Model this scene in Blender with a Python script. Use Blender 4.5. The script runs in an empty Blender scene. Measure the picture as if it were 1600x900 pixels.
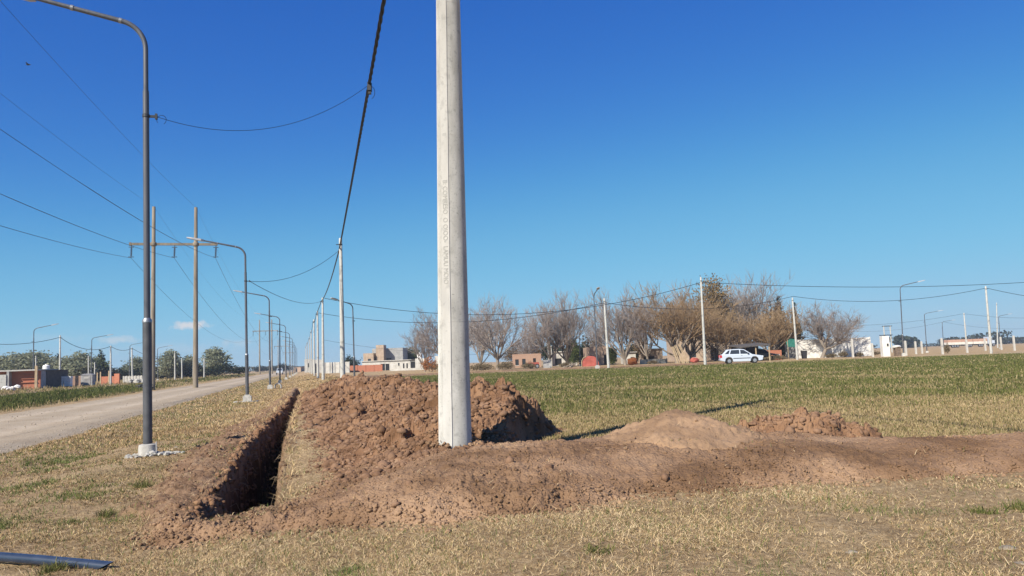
import bpy, math, random
import numpy as np
from mathutils import Matrix, Vector, Euler

random.seed(7); RNG = np.random.default_rng(11)
scn = bpy.context.scene
col = scn.collection
R = math.radians

# ------------------------------------------------------------------ camera
CAM_H = 1.5
F_PX = 1200.0                                   # focal length in pixels of the 1600 px wide photograph
PITCH = math.atan(113 / F_PX)
ROLL = R(-2.1)
cam_d = bpy.data.cameras.new('camera'); cam = bpy.data.objects.new('camera', cam_d); col.objects.link(cam)
CAM_R = Matrix.Rotation(math.pi / 2 + PITCH, 3, 'X') @ Matrix.Rotation(ROLL, 3, 'Z')
cam.matrix_world = Matrix.Translation((0, 0, CAM_H)) @ CAM_R.to_4x4()
cam_d.sensor_width = 36; cam_d.lens = 36 * F_PX / 1600
cam_d.clip_start = .05; cam_d.clip_end = 12000
scn.camera = cam

# ------------------------------------------------------------------ light
SUN_EL, SH_AZ = R(38), R(37)                    # shadows run 37 degrees to the right of straight ahead
LDIR = Vector((math.sin(SH_AZ) * math.cos(SUN_EL), math.cos(SH_AZ) * math.cos(SUN_EL), -math.sin(SUN_EL)))
sun_d = bpy.data.lights.new('sun', 'SUN'); sun_d.energy = 5.0; sun_d.angle = R(.53); sun_d.color = (1, .93, .82)
sun = bpy.data.objects.new('sun', sun_d); col.objects.link(sun)
sun.rotation_euler = LDIR.to_track_quat('-Z', 'Y').to_euler()
W = bpy.data.worlds.new('World'); scn.world = W; W.use_nodes = True
nt = W.node_tree; nt.nodes.clear()
def N(tree, kind, **kw):
    n = tree.nodes.new(kind)
    for k, v in kw.items(): setattr(n, k, v)
    return n
out = N(nt, 'ShaderNodeOutputWorld'); bg = N(nt, 'ShaderNodeBackground'); bg.inputs[1].default_value = .066
sky = N(nt, 'ShaderNodeTexSky', sky_type='NISHITA', sun_disc=False, sun_elevation=SUN_EL,
        sun_rotation=math.atan2(-LDIR.x, -LDIR.y), altitude=60, air_density=.7, dust_density=0, ozone_density=6)
sk_a = N(nt, 'ShaderNodeVectorMath', operation='SCALE'); sk_a.inputs['Scale'].default_value = .095
nt.links.new(sky.outputs[0], sk_a.inputs[0])
hs = N(nt, 'ShaderNodeRGBCurve')                 # the camera's tone curve on the clear sky
for ch, pts in enumerate((((0, 0), (.061, .026), (.20, .175), (.67, .42), (1, .50)), ((0, 0), (.124, .142), (.38, .485), (.82, .63), (1, .68)), ((0, 0), (.278, .54), (.687, .77), (1, .82)))):
    cv = hs.mapping.curves[ch]
    for k_, q_ in enumerate(pts):
        if k_ == 0: cv.points[0].location = q_
        elif k_ == len(pts) - 1: cv.points[-1].location = q_
        else: cv.points.new(*q_)
hs.mapping.update()
nt.links.new(sk_a.outputs[0], hs.inputs['Color'])
sk_b = N(nt, 'ShaderNodeVectorMath', operation='SCALE'); sk_b.inputs['Scale'].default_value = 10.0
nt.links.new(hs.outputs['Color'], sk_b.inputs[0])
# a few small clouds low over the street, by direction in the sky
tc = N(nt, 'ShaderNodeTexCoord')
def vdir(px, py):
    return (CAM_R @ Vector(((px - 800) / F_PX, (450 - py) / F_PX, -1))).normalized()
prev = sk_b.outputs[0]
def vmath(op, a=None, b=None):
    n = N(nt, 'ShaderNodeVectorMath', operation=op)
    for i, v in enumerate((a, b)):
        if v is None: continue
        if isinstance(v, (tuple, Vector)): n.inputs[i].default_value = v
        else: nt.links.new(v, n.inputs[i])
    return n
nz = N(nt, 'ShaderNodeTexNoise'); nz.inputs['Scale'].default_value = 95; nz.inputs['Detail'].default_value = 5
nt.links.new(tc.outputs['Generated'], nz.inputs['Vector'])
for (px, py, hw, hh, amt) in ((296, 508, 28, 8, .95), (182, 531, 26, 6, .5), (90, 528, 30, 6, .14), (372, 535, 22, 5, .25), (265, 545, 90, 8, .16)):
    d0 = vdir(px, py)
    df = vmath('SUBTRACT', tc.outputs['Generated'], d0)
    sc_ = vmath('MULTIPLY', df.outputs[0], (F_PX / hw, 0, F_PX / hh))
    ln = vmath('LENGTH', sc_.outputs[0])
    m1 = N(nt, 'ShaderNodeMath', operation='MULTIPLY_ADD'); m1.inputs[1].default_value = 2.4
    nt.links.new(nz.outputs[0], m1.inputs[0])
    ng = N(nt, 'ShaderNodeMath', operation='MULTIPLY'); ng.inputs[1].default_value = -1.0
    nt.links.new(ln.outputs['Value'], ng.inputs[0]); nt.links.new(ng.outputs[0], m1.inputs[2])
    mr = N(nt, 'ShaderNodeMapRange'); mr.inputs[1].default_value = .15; mr.inputs[2].default_value = .95; mr.inputs[4].default_value = amt
    nt.links.new(m1.outputs[0], mr.inputs[0])
    front = N(nt, 'ShaderNodeMath', operation='MULTIPLY')          # only the side of the sky that faces up the street
    fy = N(nt, 'ShaderNodeSeparateXYZ'); nt.links.new(tc.outputs['Generated'], fy.inputs[0])
    gt = N(nt, 'ShaderNodeMath', operation='GREATER_THAN'); gt.inputs[1].default_value = 0
    nt.links.new(fy.outputs[1], gt.inputs[0]); nt.links.new(gt.outputs[0], front.inputs[0]); nt.links.new(mr.outputs[0], front.inputs[1])
    mx = N(nt, 'ShaderNodeMix', data_type='RGBA'); nt.links.new(front.outputs[0], mx.inputs[0])
    nt.links.new(prev, mx.inputs[6]); mx.inputs[7].default_value = (7.0, 7.2, 7.6, 1); prev = mx.outputs[2]
nt.links.new(prev, bg.inputs[0]); nt.links.new(bg.outputs[0], out.inputs[0])
vs = scn.view_settings; vs.view_transform = 'Standard'; vs.look = 'None'; vs.exposure = .6; vs.gamma = 1; vs.use_curve_mapping = False
scn.cycles.max_bounces = 5; scn.cycles.diffuse_bounces = 2; scn.cycles.glossy_bounces = 2; scn.cycles.transparent_max_bounces = 6

# ------------------------------------------------------------------ noise and terrain
_perm = RNG.permutation(4096).astype(np.int64)
_val = RNG.random(4096)
def vnoise(x, y, seed=0):
    xi = np.floor(x).astype(np.int64); yi = np.floor(y).astype(np.int64)
    fx = x - xi; fy = y - yi
    fx = fx * fx * (3 - 2 * fx); fy = fy * fy * (3 - 2 * fy)
    def h(a, b): return _val[_perm[(_perm[(a + seed * 131) & 4095] + b * 7) & 4095]]
    return (h(xi, yi) * (1 - fx) + h(xi + 1, yi) * fx) * (1 - fy) + (h(xi, yi + 1) * (1 - fx) + h(xi + 1, yi + 1) * fx) * fy
def fbm(x, y, o=4, seed=0, gain=.5):
    s = 0; a = 1; t = 0
    for k in range(o):
        s = s + a * (vnoise(x * 2 ** k, y * 2 ** k, seed + k) - .5); t += a; a *= gain
    return s / t * 2                             # about -1 .. 1
def chunks(x, y, size, seed, tilt=.5):
    """broken blocks: every cell of a jittered grid gets its own height and slope"""
    x = x / size; y = y / size; xi = np.floor(x).astype(np.int64); yi = np.floor(y).astype(np.int64)
    best = np.full(x.shape, 1e9); second = np.full(x.shape, 1e9); h = np.zeros(x.shape)
    def hsh(a, b, k): return _val[_perm[(_perm[(a + seed * 57 + k * 911) & 4095] + b * 13 + k) & 4095]]
    for ox in (-1, 0, 1):
        for oy in (-1, 0, 1):
            a, b = xi + ox, yi + oy
            dx = x - (a + hsh(a, b, 1)); dy = y - (b + hsh(a, b, 2)); d = dx * dx + dy * dy
            v = hsh(a, b, 3) + tilt * ((hsh(a, b, 4) - .5) * 2 * dx + (hsh(a, b, 5) - .5) * 2 * dy)
            m = d < best; second = np.where(m, best, np.minimum(second, d)); h = np.where(m, v, h); best = np.where(m, d, best)
    gap = np.clip((np.sqrt(second) - np.sqrt(best)) / .22, 0, 1)
    return h * (.35 + .65 * gap)
def sst(a, b, x):
    t = np.clip((x - a) / (b - a), 0, 1); return t * t * (3 - 2 * t)
CS, SN = math.cos(R(15.25)), math.sin(R(15.25))
STREET = R(15.25)
def perp(x, y): return CS * x + SN * y          # metres to the right of the street line through the camera
def along(x, y): return -SN * x + CS * y
def base(x, y):
    x = np.asarray(x, float); y = np.asarray(y, float)
    c = perp(x, y)
    r = np.hypot(x, y)
    z = .30 * sst(-1.6, 1.6, c) + .05 * sst(8, 25, c) + .22 * sst(-13.2, -16.5, c)
    z = z + .05 * fbm(x * .25, y * .25, 2, 3) * sst(-5.5, -3, c) * (1 - sst(40, 120, r))
    z = z - .10 * np.exp(-((c + 4.3) / .8) ** 2)
    return z
def ray(px, py): return CAM_R @ Vector(((px - 800) / F_PX, (450 - py) / F_PX, -1))
def at(px, py, Y):
    d = ray(px, py); t = Y / d.y; return Vector((d.x * t, Y, CAM_H + d.z * t))
def ground_at(px, py, add=0.0):                 # where the ray through a photo pixel meets the ground
    Y = 10.0
    for _ in range(40):
        d = ray(px, py); p = at(px, py, Y)
        zt = float(base(p.x, p.y)) + add
        Yn = (zt - CAM_H) / d.z * d.y if d.z < -1e-4 else 400
        Y = .5 * Y + .5 * min(max(Yn, 1), 600)
    p = at(px, py, Y); return Vector((p.x, p.y, float(base(p.x, p.y)) + add))
def foot(px, Y):                                # ground point at depth Y that shows in column px
    lo, hi = 450.0, 1400.0
    for _ in range(50):
        m = .5 * (lo + hi); p = at(px, m, Y)
        if p.z > float(base(p.x, p.y)): lo = m
        else: hi = m
    p = at(px, lo, Y); return Vector((p.x, Y, float(base(p.x, Y))))
CRI = CAM_R.transposed()
def proj(p):
    v = CRI @ (Vector(p) - Vector((0, 0, CAM_H))); return 800 + F_PX * v.x / -v.z, 450 - F_PX * v.y / -v.z

def poly_sd(x, y, pts):                          # signed distance, positive inside
    pts = [(p[0], p[1]) for p in pts]; n = len(pts)
    d = np.full(x.shape, 1e9); ins = np.zeros(x.shape, bool)
    for i in range(n):
        ax, ay = pts[i]; bx, by = pts[(i + 1) % n]
        ex, ey = bx - ax, by - ay
        t = np.clip(((x - ax) * ex + (y - ay) * ey) / (ex * ex + ey * ey + 1e-12), 0, 1)
        d = np.minimum(d, np.hypot(x - ax - t * ex, y - ay - t * ey))
        cnd = ((ay > y) != (by > y)) & (x < (bx - ax) * (y - ay) / (by - ay + 1e-12) + ax)
        ins ^= cnd
    return np.where(ins, d, -d)

# bare strip thrown up over the filled cross trench (read off the photo along its edges)
FOOT_PX = [(250, 830), (330, 832), (440, 832), (560, 822), (700, 812), (850, 800), (1000, 776), (1200, 758), (1400, 748), (1600, 736), (1850, 720)]
band_front = [ground_at(*p) for p in FOOT_PX]
band_back = [foot(1850, 9.6), foot(1600, 9.6), foot(1380, 9.7), foot(1250, 10.4), foot(1130, 10.8), foot(1000, 11.0), foot(890, 10.7),
             foot(760, 10.15), foot(690, 10.1), foot(630, 10.2), foot(560, 9.8), foot(515, 8.9), foot(468, 7.9), foot(432, 7.4), foot(350, 6.9), foot(250, 6.9)]
BAND = band_front + band_back
def soil_edge(x, y): return .24 * fbm(x * 1.5, y * 1.5, 4, 21) + .10 * fbm(x * 6, y * 6, 3, 25)
def band_h(x, y):
    sd = poly_sd(x, y, BAND) + soil_edge(x, y) * .8
    v = np.clip(sd / 1.5, 0, 1)
    h = .19 * (1 - (1 - v) ** 1.7) * sst(-2.6, -.6, x)
    h = h + .03 * sst(0, .3, sd)
    h = h + sst(0, .25, sd) * (.030 * fbm(x * 2.2, y * 2.2, 3, 31) + .030 * np.abs(fbm(x * 7, y * 7, 4, 33)) * sst(-.35, .35, fbm(x * .8, y * .8, 2, 35) + .1) + .012 * fbm(x * 26, y * 26, 2, 37) + (.028 * chunks(x, y, .10, 10, .7) + .018 * chunks(x, y, .05, 11, .7)) * sst(-.3, .5, fbm(x * .7, y * .7, 3, 39) + .35 * sst(1.2, .2, sd)))
    return np.where(sd > -.03, np.maximum(h, -.02), -1.0), sd
CONE_C = foot(1056, 9.75)
def cone_h(x, y):
    dx = (x - CONE_C.x) / .98; dy = (y - CONE_C.y) / np.where(y < CONE_C.y, 1.7, 1.0)
    r = np.sqrt(dx * dx + dy * dy) + .07 * fbm(x * 2.5, y * 2.5, 3, 41)
    h = .325 * np.clip(1 - r, 0, 2) ** 1.15
    h = h - .02 * np.exp(-(r / .1) ** 2) + .035 * fbm(x * 4, y * 4, 4, 43) * sst(0, .3, 1 - r) + .008 * fbm(x * 22, y * 22, 2, 45)
    return h, 1 - r
PILE_C = foot(1266, 9.95)
def pile_h(x, y):
    ca, sa = math.cos(R(4)), math.sin(R(4))
    ux = ((x - PILE_C.x) * ca + (y - PILE_C.y) * sa) / 1.12; uy = (-(x - PILE_C.x) * sa + (y - PILE_C.y) * ca) / .78
    r = np.sqrt(ux * ux + uy * uy) + .16 * fbm(x * 2.2, y * 2.2, 3, 51)
    lump = np.abs(fbm(x * 4.5, y * 4.5, 3, 53))
    h = .22 * np.clip(1 - r, 0, 2) ** .75 + (.06 * lump + .12 * chunks(x, y, .22, 8, .8) + .05 * chunks(x, y, .10, 9)) * sst(-.05, .4, 1 - r) - .06
    return h, 1 - r
HA, HB = Vector((-.35, 11.9)), Vector((-8.0, 36.0))
def heap_h(x, y):
    ex, ey = HB.x - HA.x, HB.y - HA.y; L = math.hypot(ex, ey); ex /= L; ey /= L
    t = (x - HA.x) * ex + (y - HA.y) * ey; n = (x - HA.x) * ey - (y - HA.y) * ex     # n positive to the right of the crest
    n = n + .30 * fbm(x * .8, y * .8, 4, 61) + .12 * fbm(x * 4, y * 4, 3, 62)
    wl = 2.5 - .15 * sst(2, 10, t); wr = 1.6
    q = np.where(n < 0, -n / wl, n / wr)
    crest = .74 + .07 * fbm(t * .35, t * 0 + 3.3, 3, 63)
    prof = np.clip(1 - q, -1, 2)
    tail = sst(L + 2.2, L - .6, t) * sst(-2.6, -.2, t + .35 * np.maximum(-n, 0))
    cut = (x + .24) * .968 - (y - 10.25) * .25 + .12 * fbm(x * 3, y * 3, 3, 65)
    cutm = sst(.24, -.06, cut)
    sd = np.minimum(np.minimum(prof * np.minimum(wl, wr), (L + 2 - t)), (.24 - cut) * 1.2)
    sd = np.minimum(sd, t + .35 * np.maximum(-n, 0) + 2.4)
    env = np.clip(prof, 0, 1) ** np.where(n < 0, 1.2, .85) * tail
    lump = fbm(x * 2.0, y * 2.0, 3, 67); cl = np.abs(fbm(x * 5.5, y * 5.5, 3, 69)); fine = np.abs(fbm(x * 16, y * 16, 3, 71))
    h = (crest * env + (.10 * lump + .07 * cl + .03 * fine + sst(-.4, .3, fbm(x * .9, y * .9, 3, 73)) * (.15 * chunks(x + .15 * lump, y + .1 * cl, .38, 5, .8) + .09 * chunks(x, y, .17, 6, .8)) + .05 * chunks(x, y, .085, 7, .8) - .08) * sst(0, .35, env)) * cutm - .03 * (1 - sst(0, .25, env))
    return h, sd

# trench for the cable: left and right rims as distances c from the street line, by distance s along it
def _cs(px, py):
    p = ground_at(px, py); return along(p.x, p.y), perp(p.x, p.y)
_L = sorted(_cs(*p) for p in ((316, 819), (336, 776), (372, 722), (396, 688), (420, 662), (444, 640), (455, 622), (462, 608)))
_Rr = sorted(_cs(*p) for p in ((432, 803), (436, 740), (444, 690), (450, 662), (459, 640), (463, 622), (465, 608)))
S0, S1 = .5 * (_L[0][0] + _Rr[0][0]), _L[-1][0]
def trench_edges(s):
    l = np.interp(s, [a for a, b in _L], [b for a, b in _L]); r = np.interp(s, [a for a, b in _Rr], [b for a, b in _Rr])
    r = np.maximum(r, l + .34)
    return l, r
def trench_in(x, y):
    s = along(x, y); c = perp(x, y)
    l, r = trench_edges(s)
    j = .035 * fbm(x * 3, y * 3, 4, 81) + .05 * fbm(x * 11, y * 11, 3, 87) * sst(1.2, -.3, c - r)
    jl = .15 * fbm(s * 1.6, s * 0 + 1.7, 4, 83)
    dl = c - (l + .07 * sst(S0 + .5, S0 + 3, s) + jl) + j; dr = (r + jl * .3) - c + j; de = np.minimum(s - S0 - .25 * (c - l), S1 - s) + j
    return dl, dr, de, s
def trench_h(x, y):
    dl, dr, de, s = trench_in(x, y); c_ = perp(x, y)
    sc = sst(S0 + 2.6, S0 + .3, s)                                     # the near end is scooped out on its left side
    dep = 1.45 * np.minimum(np.minimum(sst(-.02, .06 + .42 * sc + .26 * np.abs(fbm(s * 2.2, c_ * .7, 3, 89)), dl), sst(-.02, .05, dr)), sst(-.02, .08 + .1 * sc, de))
    rough = .05 * fbm(x * 6, y * 6, 3, 85) * sst(.02, .3, dep)
    return dep + rough, np.minimum(np.minimum(dl, dr), de)
BANK = [ground_at(*p) for p in ((205, 822), (225, 770), (258, 735), (305, 700), (360, 668), (425, 632), (458, 606), (470, 606), (462, 640), (452, 690), (445, 800), (420, 838), (300, 842))]
def bank(x, y):
    sd = poly_sd(x, y, BAND and BANK) + 1.3 * soil_edge(x, y)
    return sd
def surface(x, y):
    """height of the whole terrain (ground sheet only), with the bare-soil amount"""
    z = base(x, y)
    r = np.hypot(x, y); near = 1 - sst(25, 60, r)
    c = perp(x, y)
    sdb = bank(x, y)
    l, rr = trench_edges(along(x, y))
    berm = .09 * np.exp(-((c - (l - .35)) / .5) ** 2) * sst(0, .5, sdb)
    soil = sst(-.12, .25, sdb)
    z = z + berm + near * soil * (.045 * chunks(x, y, .14, 12, .7) + .03 * chunks(x, y, .07, 13, .7) + .03 * np.abs(fbm(x * 5, y * 5, 3, 91)) + .02 * fbm(x * 15, y * 15, 2, 93))
    road = sst(-13.6, -12.8, c) * sst(-5.2, -6.0, c)
    z = z + near * (1 - road) * .022 * fbm(x * 1.9, y * 1.9, 3, 95) + (1 - sst(14, 24, r)) * (1 - road) * (1 - soil) * (.030 * np.abs(fbm(x * 5, y * 5, 4, 97)) - .008)
    z = z - .06 * road
    dep, sdt = trench_h(x, y)
    return z - dep, soil, road, sdt

# ------------------------------------------------------------------ mesh and object helpers
class MB:
    def __init__(s): s.v = []; s.f = []
    def add(s, vs_, fs):
        o = len(s.v); s.v += [tuple(v) for v in vs_]; s.f += [tuple(i + o for i in f) for f in fs]
    def box(s, x0, x1, y0, y1, z0, z1):
        s.add([(x0, y0, z0), (x1, y0, z0), (x1, y1, z0), (x0, y1, z0), (x0, y0, z1), (x1, y0, z1), (x1, y1, z1), (x0, y1, z1)],
              [(3, 2, 1, 0), (4, 5, 6, 7), (0, 1, 5, 4), (1, 2, 6, 5), (2, 3, 7, 6), (3, 0, 4, 7)])
    def tube(s, pts, rad, n=8, cap=True):
        pts = [Vector(p) for p in pts]; m = len(pts)
        if not hasattr(rad, '__len__'): rad = [rad] * m
        vs_ = []; fs = []
        for i, p in enumerate(pts):
            t = (pts[min(i + 1, m - 1)] - pts[max(i - 1, 0)])
            t = t.normalized() if t.length > 1e-9 else Vector((0, 0, 1))
            ref = Vector((0, 1, 0)) if abs(t.y) < .8 else Vector((1, 0, 0))
            a = t.cross(ref).normalized(); b = t.cross(a)
            for k in range(n):
                w = 2 * math.pi * k / n
                vs_.append(p + (a * math.cos(w) + b * math.sin(w)) * rad[i])
        for i in range(m - 1):
            for k in range(n):
                k2 = (k + 1) % n; fs.append((i * n + k, i * n + k2, (i + 1) * n + k2, (i + 1) * n + k))
        if cap: fs.append(tuple(range(n))[::-1]); fs.append(tuple((m - 1) * n + k for k in range(n)))
        s.add(vs_, fs)
    def lathe(s, prof, n=24, cx=0, cy=0):
        vs_ = []; fs = []; m = len(prof)
        for (r, z) in prof:
            for k in range(n):
                w = 2 * math.pi * k / n; vs_.append((cx + r * math.cos(w), cy + r * math.sin(w), z))
        for i in range(m - 1):
            for k in range(n):
                k2 = (k + 1) % n; fs.append((i * n + k, i * n + k2, (i + 1) * n + k2, (i + 1) * n + k))
        fs.append(tuple(range(n))[::-1]); fs.append(tuple((m - 1) * n + k for k in range(n)))
        s.add(vs_, fs)
    def prism(s, poly, y0, y1):                   # outline in x,z pulled from y0 to y1
        n = len(poly)
        s.add([(x, y0, z) for x, z in poly] + [(x, y1, z) for x, z in poly],
              [tuple(range(n)), tuple(range(2 * n - 1, n - 1, -1))] + [(i, i + n, (i + 1) % n + n, (i + 1) % n) for i in range(n)])
    def rock(s, c, r, seed, sq=(1, 1, .75), sub=2):
        rr = random.Random(seed)
        import bmesh
        bm = bmesh.new(); bmesh.ops.create_icosphere(bm, subdivisions=sub, radius=1)
        ph = [rr.uniform(0, 6.28) for _ in range(6)]
        for v in bm.verts:
            k = 1 + .16 * math.sin(3.1 * v.co.x + ph[0]) * math.sin(2.7 * v.co.y + ph[1]) + .13 * math.sin(5 * v.co.z + ph[2] + 3 * v.co.x) + rr.uniform(-.09, .09)
            v.co = Vector((v.co.x * sq[0], v.co.y * sq[1], v.co.z * sq[2])) * k * r + Vector(c)
        bm.verts.index_update()
        s.add([tuple(v.co) for v in bm.verts], [tuple(v.index for v in f.verts) for f in bm.faces]); bm.free()
    def build(s, name, mat, parent=None, smooth=False):
        import bmesh
        me = bpy.data.meshes.new(name); me.from_pydata(s.v, [], s.f); me.materials.append(mat)
        bm = bmesh.new(); bm.from_mesh(me); bmesh.ops.recalc_face_normals(bm, faces=bm.faces); bm.to_mesh(me); bm.free()
        if smooth: me.polygons.foreach_set('use_smooth', [True] * len(me.polygons)); 
        if smooth and hasattr(me, 'set_sharp_from_angle'): me.set_sharp_from_angle(angle=R(40))
        return link(name, me, parent)
def link(name, me, parent=None):
    o = bpy.data.objects.new(name, me); col.objects.link(o)
    if parent is not None: o.parent = parent
    return o
def np_mesh(name, v, f, mat, parent=None, smooth=False, attrs=None):
    me = bpy.data.meshes.new(name)
    v = np.ascontiguousarray(v, np.float32); f = np.ascontiguousarray(f, np.int32); k = f.shape[1]
    me.vertices.add(len(v)); me.vertices.foreach_set('co', v.ravel())
    me.loops.add(f.size); me.loops.foreach_set('vertex_index', f.ravel())
    me.polygons.add(len(f)); me.polygons.foreach_set('loop_start', np.arange(0, f.size, k, dtype=np.int32))
    if smooth: me.polygons.foreach_set('use_smooth', np.ones(len(f), bool))
    for an, data in (attrs or {}).items():
        a = me.attributes.new(an, 'FLOAT', 'POINT'); a.data.foreach_set('value', np.ascontiguousarray(data, np.float32))
    me.materials.append(mat); me.update(calc_edges=True); me.validate()
    return link(name, me, parent)
def tag(o, label=None, cat=None, group=None, kind=None):
    if label: o['label'] = label
    if cat: o['category'] = cat
    if group: o['group'] = group
    if kind: o['kind'] = kind
    return o
def thing(name, label, cat, loc=(0, 0, 0), rz=0, group=None):
    o = bpy.data.objects.new(name, None); col.objects.link(o); o.empty_display_size = .2
    o.location = loc; o.rotation_euler = (0, 0, rz)
    return tag(o, label, cat, group)
def copy_tree(o, parent=None):
    c = o.copy(); col.objects.link(c)
    if parent is not None: c.parent = parent
    for ch in [k for k in scn.objects if k.parent == o]: copy_tree(ch, c)
    return c

# ------------------------------------------------------------------ materials
def mat(name, c1, c2=None, scale=4, rough=.85, bump=0, bscale=None, detail=5, metal=0, spec=.3, c3=None, coord='Object', contrast=(.35, .65), stretch=None):
    m = bpy.data.materials.new(name); m.use_nodes = True; t = m.node_tree; p = t.nodes['Principled BSDF']
    p.inputs['Roughness'].default_value = rough; p.inputs['Metallic'].default_value = metal
    p.inputs['Specular IOR Level'].default_value = spec
    if c2 is None: p.inputs['Base Color'].default_value = (*c1, 1)
    tcn = N(t, 'ShaderNodeTexCoord'); src = tcn.outputs[coord]
    if stretch:
        mp = N(t, 'ShaderNodeMapping'); mp.inputs['Scale'].default_value = stretch; t.links.new(src, mp.inputs[0]); src = mp.outputs[0]
    if c2 is not None:
        nz_ = N(t, 'ShaderNodeTexNoise'); nz_.inputs['Scale'].default_value = scale; nz_.inputs['Detail'].default_value = detail
        t.links.new(src, nz_.inputs['Vector'])
        cr = N(t, 'ShaderNodeValToRGB'); t.links.new(nz_.outputs[0], cr.inputs[0])
        cr.color_ramp.elements[0].position = contrast[0]; cr.color_ramp.elements[0].color = (*c1, 1)
        cr.color_ramp.elements[1].position = contrast[1]; cr.color_ramp.elements[1].color = (*c2, 1)
        if c3: e = cr.color_ramp.elements.new(.5 * (contrast[0] + contrast[1])); e.color = (*c3, 1)
        t.links.new(cr.outputs[0], p.inputs['Base Color'])
    if bump:
        nb = N(t, 'ShaderNodeTexNoise'); nb.inputs['Scale'].default_value = bscale or scale * 4; nb.inputs['Detail'].default_value = 6
        t.links.new(src, nb.inputs['Vector'])
        bn = N(t, 'ShaderNodeBump'); bn.inputs['Strength'].default_value = 1; bn.inputs['Distance'].default_value = bump
        t.links.new(nb.outputs[0], bn.inputs['Height']); t.links.new(bn.outputs[0], p.inputs['Normal'])
    return m
def attr_mat(name, stops, attr='t', rough=.8, transl=0):
    """colour picked along a ramp by a per-blade or per-leaf value"""
    m = bpy.data.materials.new(name); m.use_nodes = True; t = m.node_tree; p = t.nodes['Principled BSDF']
    p.inputs['Roughness'].default_value = rough; p.inputs['Specular IOR Level'].default_value = .15
    a = N(t, 'ShaderNodeAttribute', attribute_name=attr); cr = N(t, 'ShaderNodeValToRGB'); t.links.new(a.outputs['Fac'], cr.inputs[0])
    e = cr.color_ramp.elements
    while len(e) < len(stops): e.new(.5)
    for k, (pos, c) in enumerate(stops): e[k].position = pos; e[k].color = (*c, 1)
    t.links.new(cr.outputs[0], p.inputs['Base Color'])
    if transl:
        tr = N(t, 'ShaderNodeBsdfTranslucent'); t.links.new(cr.outputs[0], tr.inputs[0]); mxs = N(t, 'ShaderNodeMixShader'); mxs.inputs[0].default_value = transl
        t.links.new(p.outputs[0], mxs.inputs[1]); t.links.new(tr.outputs[0], mxs.inputs[2]); t.links.new(mxs.outputs[0], t.nodes['Material Output'].inputs[0])
    return m
SOIL = dict(c1=(.125, .067, .035), c2=(.262, .155, .088))
M = {}
M['soil'] = mat('soil_brown', SOIL['c1'], SOIL['c2'], 1.6, .95, .018, 30, c3=(.198, .110, .061), spec=.1)
M['soil_dry'] = mat('soil_dry', (.165, .097, .053), (.325, .210, .127), 1.1, .95, .026, 40, c3=(.250, .155, .091), spec=.1)
M['soil_fine'] = mat('soil_fine', (.215, .135, .078), (.34, .22, .130), 1.5, .95, .012, 40, spec=.1)
M['clod'] = mat('soil_clod', (.125, .070, .040), (.25, .152, .094), 2.2, .95, .008, 60, spec=.1)
def concrete(name, ca, cb, speck):
    m = mat(name, ca, cb, 2.2, .95, .004, 60, stretch=(4, 4, 1.0), contrast=(.3, .7), spec=.08)
    t = m.node_tree; p = t.nodes['Principled BSDF']; p.inputs['Diffuse Roughness'].default_value = 1.0
    src = p.inputs['Base Color'].links[0].from_socket; tcn = N(t, 'ShaderNodeTexCoord')
    for sc, lo, hi, dk in ((55, .60, .72, speck), (9, .58, .75, .80), (17, .60, .66, .86)):
        nz_ = N(t, 'ShaderNodeTexNoise'); nz_.inputs['Scale'].default_value = sc; nz_.inputs['Detail'].default_value = 4; t.links.new(tcn.outputs['Object'], nz_.inputs['Vector'])
        mr_ = N(t, 'ShaderNodeMapRange'); mr_.inputs[1].default_value = lo; mr_.inputs[2].default_value = hi; mr_.inputs[3].default_value = 1; mr_.inputs[4].default_value = dk; t.links.new(nz_.outputs[0], mr_.inputs[0])
        mu = N(t, 'ShaderNodeMix', data_type='RGBA', blend_type='MULTIPLY'); mu.inputs[0].default_value = 1; t.links.new(src, mu.inputs[6]); t.links.new(mr_.outputs[0], mu.inputs[7]); src = mu.outputs[2]
    t.links.new(src, p.inputs['Base Color']); return m
M['concrete'] = concrete('concrete_pole', (.41, .40, .365), (.56, .55, .51), .60)
M['concrete_new'] = mat('concrete_fair', (.27, .265, .24), (.42, .41, .37), 5, .85, .004, 70, c3=(.45, .445, .405), contrast=(.28, .72))
M['strip'] = concrete('concrete_strip', (.56, .545, .50), (.64, .625, .58), .88)
M['letters'] = mat('lettering_grey', (.36, .35, .32))
M['hframe'] = mat('concrete_aged', (.165, .135, .10), (.26, .22, .165), 1.2, .9, .003, 40, stretch=(3, 3, .5))
M['lamp'] = mat('painted_steel_grey', (.065, .072, .085), (.095, .10, .115), 3, .45, .0005, 60, spec=.5, stretch=(6, 6, .5))
M['lamp_low'] = mat('painted_steel_dark', (.055, .058, .064), (.085, .088, .095), 6, .5, .001, 80, spec=.5)
M['lamphead'] = mat('lamp_head_grey', (.40, .41, .43), rough=.4)
M['cbase'] = mat('lamp_base_concrete', (.34, .325, .29), (.50, .485, .44), 7, .9, .006, 40)
M['rubble'] = mat('concrete_rubble', (.28, .265, .23), (.46, .445, .40), 9, .95, .012, 35)
M['cable'] = mat('cable_black', (.012, .012, .014), rough=.5, spec=.4)
M['wire'] = mat('wire_dark', (.03, .035, .045), rough=.5)
M['metal'] = mat('galvanised', (.30, .31, .32), rough=.45, metal=.7)
M['darkmetal'] = mat('dark_metal', (.04, .045, .05), rough=.5)
M['glass_ins'] = mat('insulator_glaze', (.07, .075, .09), rough=.2, spec=.6)
M['pipe'] = mat('pipe_black_plastic', (.022, .034, .058), (.034, .048, .078), 6, .27, 0, spec=.8)
M['pipeend'] = mat('pipe_inside', (.006, .007, .010), rough=.7)
M['bark'] = mat('bark_grey', (.16, .13, .10), (.32, .27, .22), 2.5, .95, .01, 20)
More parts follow.
